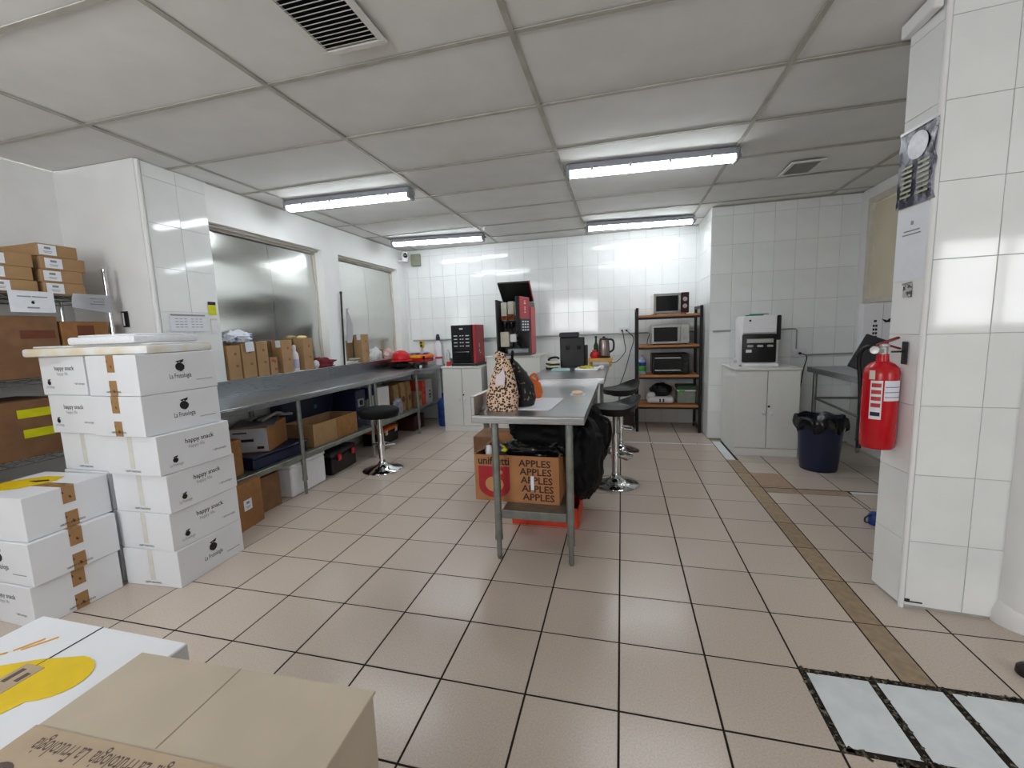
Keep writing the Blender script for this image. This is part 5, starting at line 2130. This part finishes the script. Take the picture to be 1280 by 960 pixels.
t = thing('steel_side_table', 'steel table against the right wall behind the extinguisher', 'table', (0, 0, 0))
bm = BM()
bx(bm, 1.815, 2.30, 1.75, 3.50, .84, .85, .002)
bx(bm, 1.815, 1.827, 1.75, 3.50, .80, .8398, .003)
bx(bm, 1.828, 2.30, 3.488, 3.50, .80, .8398, .003)
bx(bm, 1.828, 2.30, 1.75, 1.762, .80, .8398, .003)
obj('tabletop', bm, steel_y_m, t)
for x in (1.86, 2.25):
    for y in (1.82, 3.42):
        leg_part(t, x, y, .84, .019)
bm = BM()
cyl(bm, (1.86, 1.84, .50), (1.86, 3.40, .545), .011, seg=10)
cyl(bm, (2.25, 1.84, .50), (2.25, 3.40, .545), .011, seg=10)
cyl(bm, (1.88, 3.42, .545), (2.23, 3.42, .545), .011, seg=10)
obj('stretcher', bm, galv_m, t, smooth=40)
t = thing('tablet_terminal', 'dark tilted tablet terminal on the right steel table', 'tablet', (1.96, 2.70, .8505), R(-20))
bm = BM()
box(bm, (0, 0, .165), (.19, .02, .29), .006, mrot(ry=R(24), rx=R(-10)))
obj('tablet', bm, dgrey_m, t)
bm = BM()
bx(bm, -.06, .06, -.07, .07, 0, .015, .004)
obj('foot', bm, blackp_m, t)
bm = BM()
cyl(bm, (0, .0, .0155), (.0, .03, .10), .016, seg=12)
obj('stem', bm, blackp_m, t, smooth=40)
bm = BM()
box(bm, (.12, .0, .26), (.07, .03, .03), .008)
obj('blue_clip', bm, blue_b_m, t)
t = thing('product_box', 'white box with black print standing on the right steel table', 'box', (2.17, 3.09, .8505), R(-8))
bm = BM()
bx(bm, -.105, .15, -.06, .06, 0, .585, .003)
obj('body', bm, whitep_m, t)
dashes('print', [(0, .09, .02, .02)] + [(-.008 + .018 * (k % 2), .05 - .032 * (k // 2), .014, .020) for k in range(8)], ink_m, t, face_m('-y', (-.02, -.0604, .34)))
slab_print('black_swoosh', 0, 0, ink_m, t, face_m('-y', (.03, -.0604, .40)), .001, [(-.01, .05), (.03, .035), (.06, .06), (.10, .07), (.12, .09), (.118, .05), (.08, .02), (.02, .015)])
bm = BM()
bx(bm, .03, .032, -.0615, -.0602, .02, .58)
obj('edge_line', bm, ink_g_m, t)

t = thing('waste_bin', 'dark navy waste bin with black liner below the right steel table', 'bin', (1.70, 2.86, 0))
bm = BM()
lathe(bm, [(0, 0), (.135, 0), (.14, .01), (.175, .46), (.17, .46), (.136, .014), (0, .012)], 28)
obj('body', bm, blue_m, t, smooth=40)
bm = BM()
rings = []
n = 48
for (r, z, a) in ((.15, .30, .0), (.166, .44, .004), (.178, .478, .006), (.188, .47, .010), (.192, .44, .014), (.194, .40, .018), (.188, .37, .022)):
    rings.append([bm.verts.new(((r + a * math.sin(k * 1.9) * math.cos(k * .7)) * math.cos(2 * math.pi * k / n), (r + a * math.sin(k * 1.9)) * math.sin(2 * math.pi * k / n), z + a * 1.4 * math.sin(k * .9 + 1))) for k in range(n)])
for A, B in zip(rings, rings[1:]):
    for k in range(n):
        bm.faces.new((A[k], A[(k + 1) % n], B[(k + 1) % n], B[k]))
bm.faces.new(rings[0])
obj('liner', bm, black_bag_m, t, smooth=70)

# ------------------------------------------------------------------ fire extinguisher on the pillar
t = thing('fire_extinguisher', 'red fire extinguisher hanging on the side of the tiled pillar', 'fire extinguisher', (1.157, .925, .715), R(0))
bm = BM()
lathe(bm, [(0, 0), (.057, 0), (.063, .008), (.063, .022), (.0660, .026), (.0660, .34), (.061, .368), (.043, .388), (.024, .398), (.022, .43), (0, .43)], 32)
obj('cylinder', bm, red_m, t, smooth=40)
bm = BM()
lathe(bm, [(0, .4305), (.017, .4305), (.017, .46), (.022, .465), (.022, .475), (0, .478)], 16)
cyl(bm, (-.01, -.012, .445), (-.045, -.03, .45), .009, seg=10)
obj('valve', bm, silver_m, t, smooth=40)
bm = BM()
box(bm, (.015, 0, .487), (.09, .018, .010), .003, mrot(ry=R(-22)))
box(bm, (.03, 0, .465), (.075, .018, .008), .003, mrot(ry=R(20)))
obj('handle', bm, M('dark_red_lever', '#8c1a28', .35), t)
bm = BM()
lathe(bm, [(0, 0), (.017, 0), (.017, .012), (0, .014)], 16, Matrix.Translation((-.048, -.032, .45)) @ mrot(rx=R(80), rz=R(-30)))
obj('gauge', bm, silver_m, t, smooth=40)
bm = BM()
tube(bm, smooth_path([(.0, .02, .45), (-.03, .06, .46), (-.05, .085, .42), (-.04, .088, .30), (-.03, .085, .10), (-.03, .085, -.03)], 6), .010, 8)
obj('hose', bm, blackp_m, t, smooth=50)


def wrap_label(name, a0, a1, z0, z1, mat, parent, r=.0665, n=10):
    bm = BM()
    lo, hi = [], []
    for k in range(n + 1):
        a = R(a0 + (a1 - a0) * k / n)
        lo.append(bm.verts.new((r * math.cos(a), r * math.sin(a), z0)))
        hi.append(bm.verts.new((r * math.cos(a), r * math.sin(a), z1)))
    for k in range(n):
        bm.faces.new((lo[k], lo[k + 1], hi[k + 1], hi[k]))
    return obj(name, bm, mat, parent, smooth=60)


wl = wrap_label('inspection_label', 255, 318, .225, .315, paper_m, t)
for z in (.24, .262, .285):
    wrap_label('label_line', 258, 315, z, z + .003, M('label_purple', '#7a4a8a', .5), wl, .0669)
il = wrap_label('instruction_label', 212, 250, .14, .315, M('label_white_red', '#e8e4e6', .4), t)
for k, z in enumerate((.155, .195, .225, .255, .285)):
    wrap_label('pictogram', 216, 246, z, z + .018, (blue_m, redp_m, redp_m, redp_m, redp_m)[k], il, .0669)
wrap_label('white_sticker', 318, 340, .315, .355, M('cream_sticker', '#dcd2c4', .5), t)
wrap_label('white_sticker', 205, 225, .32, .36, M('cream_sticker', '#dcd2c4', .5), t)
bm = BM()
bx(bm, .0655, .0695, -.045, -.005, .385, .485, .002)
bx(bm, .02, .065, -.024, -.018, .437, .445)
obj('wall_bracket', bm, dgrey_m, t)

# posters on the pillar side
PF = Matrix.Translation((1.242, .825, 0)) @ Matrix.Rotation(ang2, 4, 'Z')


def on_pillar(name, label, cat, u, z):
    t = thing(name, label, cat, (0, 0, 0))
    m = PF @ face_m('-x', (-.0055, u, z))
    return t, m


t, m = on_pillar('wall_poster', 'dark blue crinkled poster in a clear sleeve on the pillar', 'poster', .085, 1.935)
bm = BM()
vs = {}
for i in range(9):
    for j in range(15):
        vs[i, j] = bm.verts.new((.105 * (1 - i / 4), -.155 + .31 * j / 14, .003 + .004 * abs(math.sin(i * 1.3 + j * .9)) + (.012 if i == 0 else 0) * abs(math.sin(j * .5))))
for i in range(8):
    for j in range(14):
        bm.faces.new((vs[i, j], vs[i + 1, j], vs[i + 1, j + 1], vs[i, j + 1]))
bmesh.ops.solidify(bm, geom=bm.faces[:], thickness=-.001)
ps = obj('sheet', bm, poster_m, t, smooth=70, mat4=m)
bm = BM()
prism(bm, circle(.055, 20), .001)
obj('round_print', bm, M('pale_round_print', '#b8b6c0', .3, var=.15, scale=40), t, mat4=m @ Matrix.Translation((0, .085, .0085)))
dashes('print', [(-.02 + (.06 if k % 2 else -.03), .01 - .02 * (k // 2), .06, .009) for k in range(14)], M('olive_print', '#a8a888', .4), t, m @ Matrix.Translation((0, 0, .0085)))
bm = BM()
box(bm, (0, .16, .009), (.205, .012, .002), .0005)
obj('clear_sleeve', bm, whitep_m, t, mat4=m)
t, m = on_pillar('paper_notice', 'long white paper notice with a small logo below the poster', 'notice', .092, 1.615)
bm = BM()
box(bm, (0, 0, .001), (.175, .30, .002))
obj('sheet', bm, paper_m, t, mat4=m)
dashes('print', [(.0, .092, .012, .016), (.0, .06, .085, .005), (.0, .045, .10, .005)], ink_g_m, t, m @ Matrix.Translation((0, 0, .002)))
t, m = on_pillar('small_sticker', 'small torn black and white sticker under the white notice', 'sticker', .092, 1.42)
bm = BM()
box(bm, (0, 0, .001), (.05, .055, .002))
obj('sheet', bm, M('torn_sticker', '#b9b7b4', .6, col2='#4a4644', scale=50, lo=.52, hi=.56), t, mat4=m)
bm = BM()
box(bm, (-.005, .032, .001), (.055, .008, .002), 0, mrot(rz=R(5)))
obj('strip', bm, ink_g_m, t, mat4=m)

# odds and ends on the floor
t = thing('blue_bottle', 'small bright blue bottle on the floor behind the pillar edge', 'bottle', (1.575, 1.72, 0))
bm = BM()
lathe(bm, [(0, .0), (.03, .0), (.034, .01), (.034, .06), (.02, .08), (0, .082)], 16)
obj('body', bm, blue_b_m, t, smooth=50)
bm = BM()
tube(bm, smooth_path([(-.02, -.01, .07), (-.06, -.02, .05), (-.06, -.02, .02), (-.03, -.01, .012)], 5), .005, 6)
obj('handle', bm, blue_m, t, smooth=50)

bm = BM()
box(bm, (.045, -.0015, .03), (.06, .003, .006), .001)
box(bm, (.02, -.0015, .036), (.02, .003, .014), .001)
obj('black_scuff', bm, ink_m, WP, mat4=om @ Matrix.Translation((0, -.005, 0)))
t = thing('small_dark_object', 'small dark rounded object on the floor at the right edge', 'object', (1.435, .46, 0))  # unidentified dark item, shaped as a plain knob with an added cap
bm = BM()
lathe(bm, [(0, 0), (.026, 0), (.03, .006), (.028, .03), (.018, .042), (0, .045)], 18)
obj('body', bm, M('dark_brown_surface', '#241a1c', .5), t, smooth=50)
bm = BM()
lathe(bm, [(0, .0452), (.007, .0452), (.007, .048), (0, .049)], 10)
obj('silver_cap', bm, silver_m, t, smooth=50)

# ------------------------------------------------------------------ put each thing's origin at its own base
bpy.context.view_layer.update()
for o in list(bpy.data.objects):
    if o.type != 'EMPTY' or o.parent or 'category' not in o.keys():
        continue
    if abs(o.rotation_euler.z) > 1e-6 or abs(o.scale.x - 1) > 1e-6:
        continue
    pts = []
    for c in o.children:
        pts += [c.matrix_world @ Vector(v) for v in c.bound_box]
    if not pts:
        continue
    lo = Vector([min(p[k] for p in pts) for k in range(3)])
    hi = Vector([max(p[k] for p in pts) for k in range(3)])
    if all(lo[k] - .03 <= o.location[k] <= hi[k] + .03 for k in range(3)):
        continue
    base = Vector(((lo.x + hi.x) / 2, (lo.y + hi.y) / 2, lo.z))
    d = base - o.location
    o.location = base
    for c in o.children:
        c.matrix_basis = Matrix.Translation(-d) @ c.matrix_basis
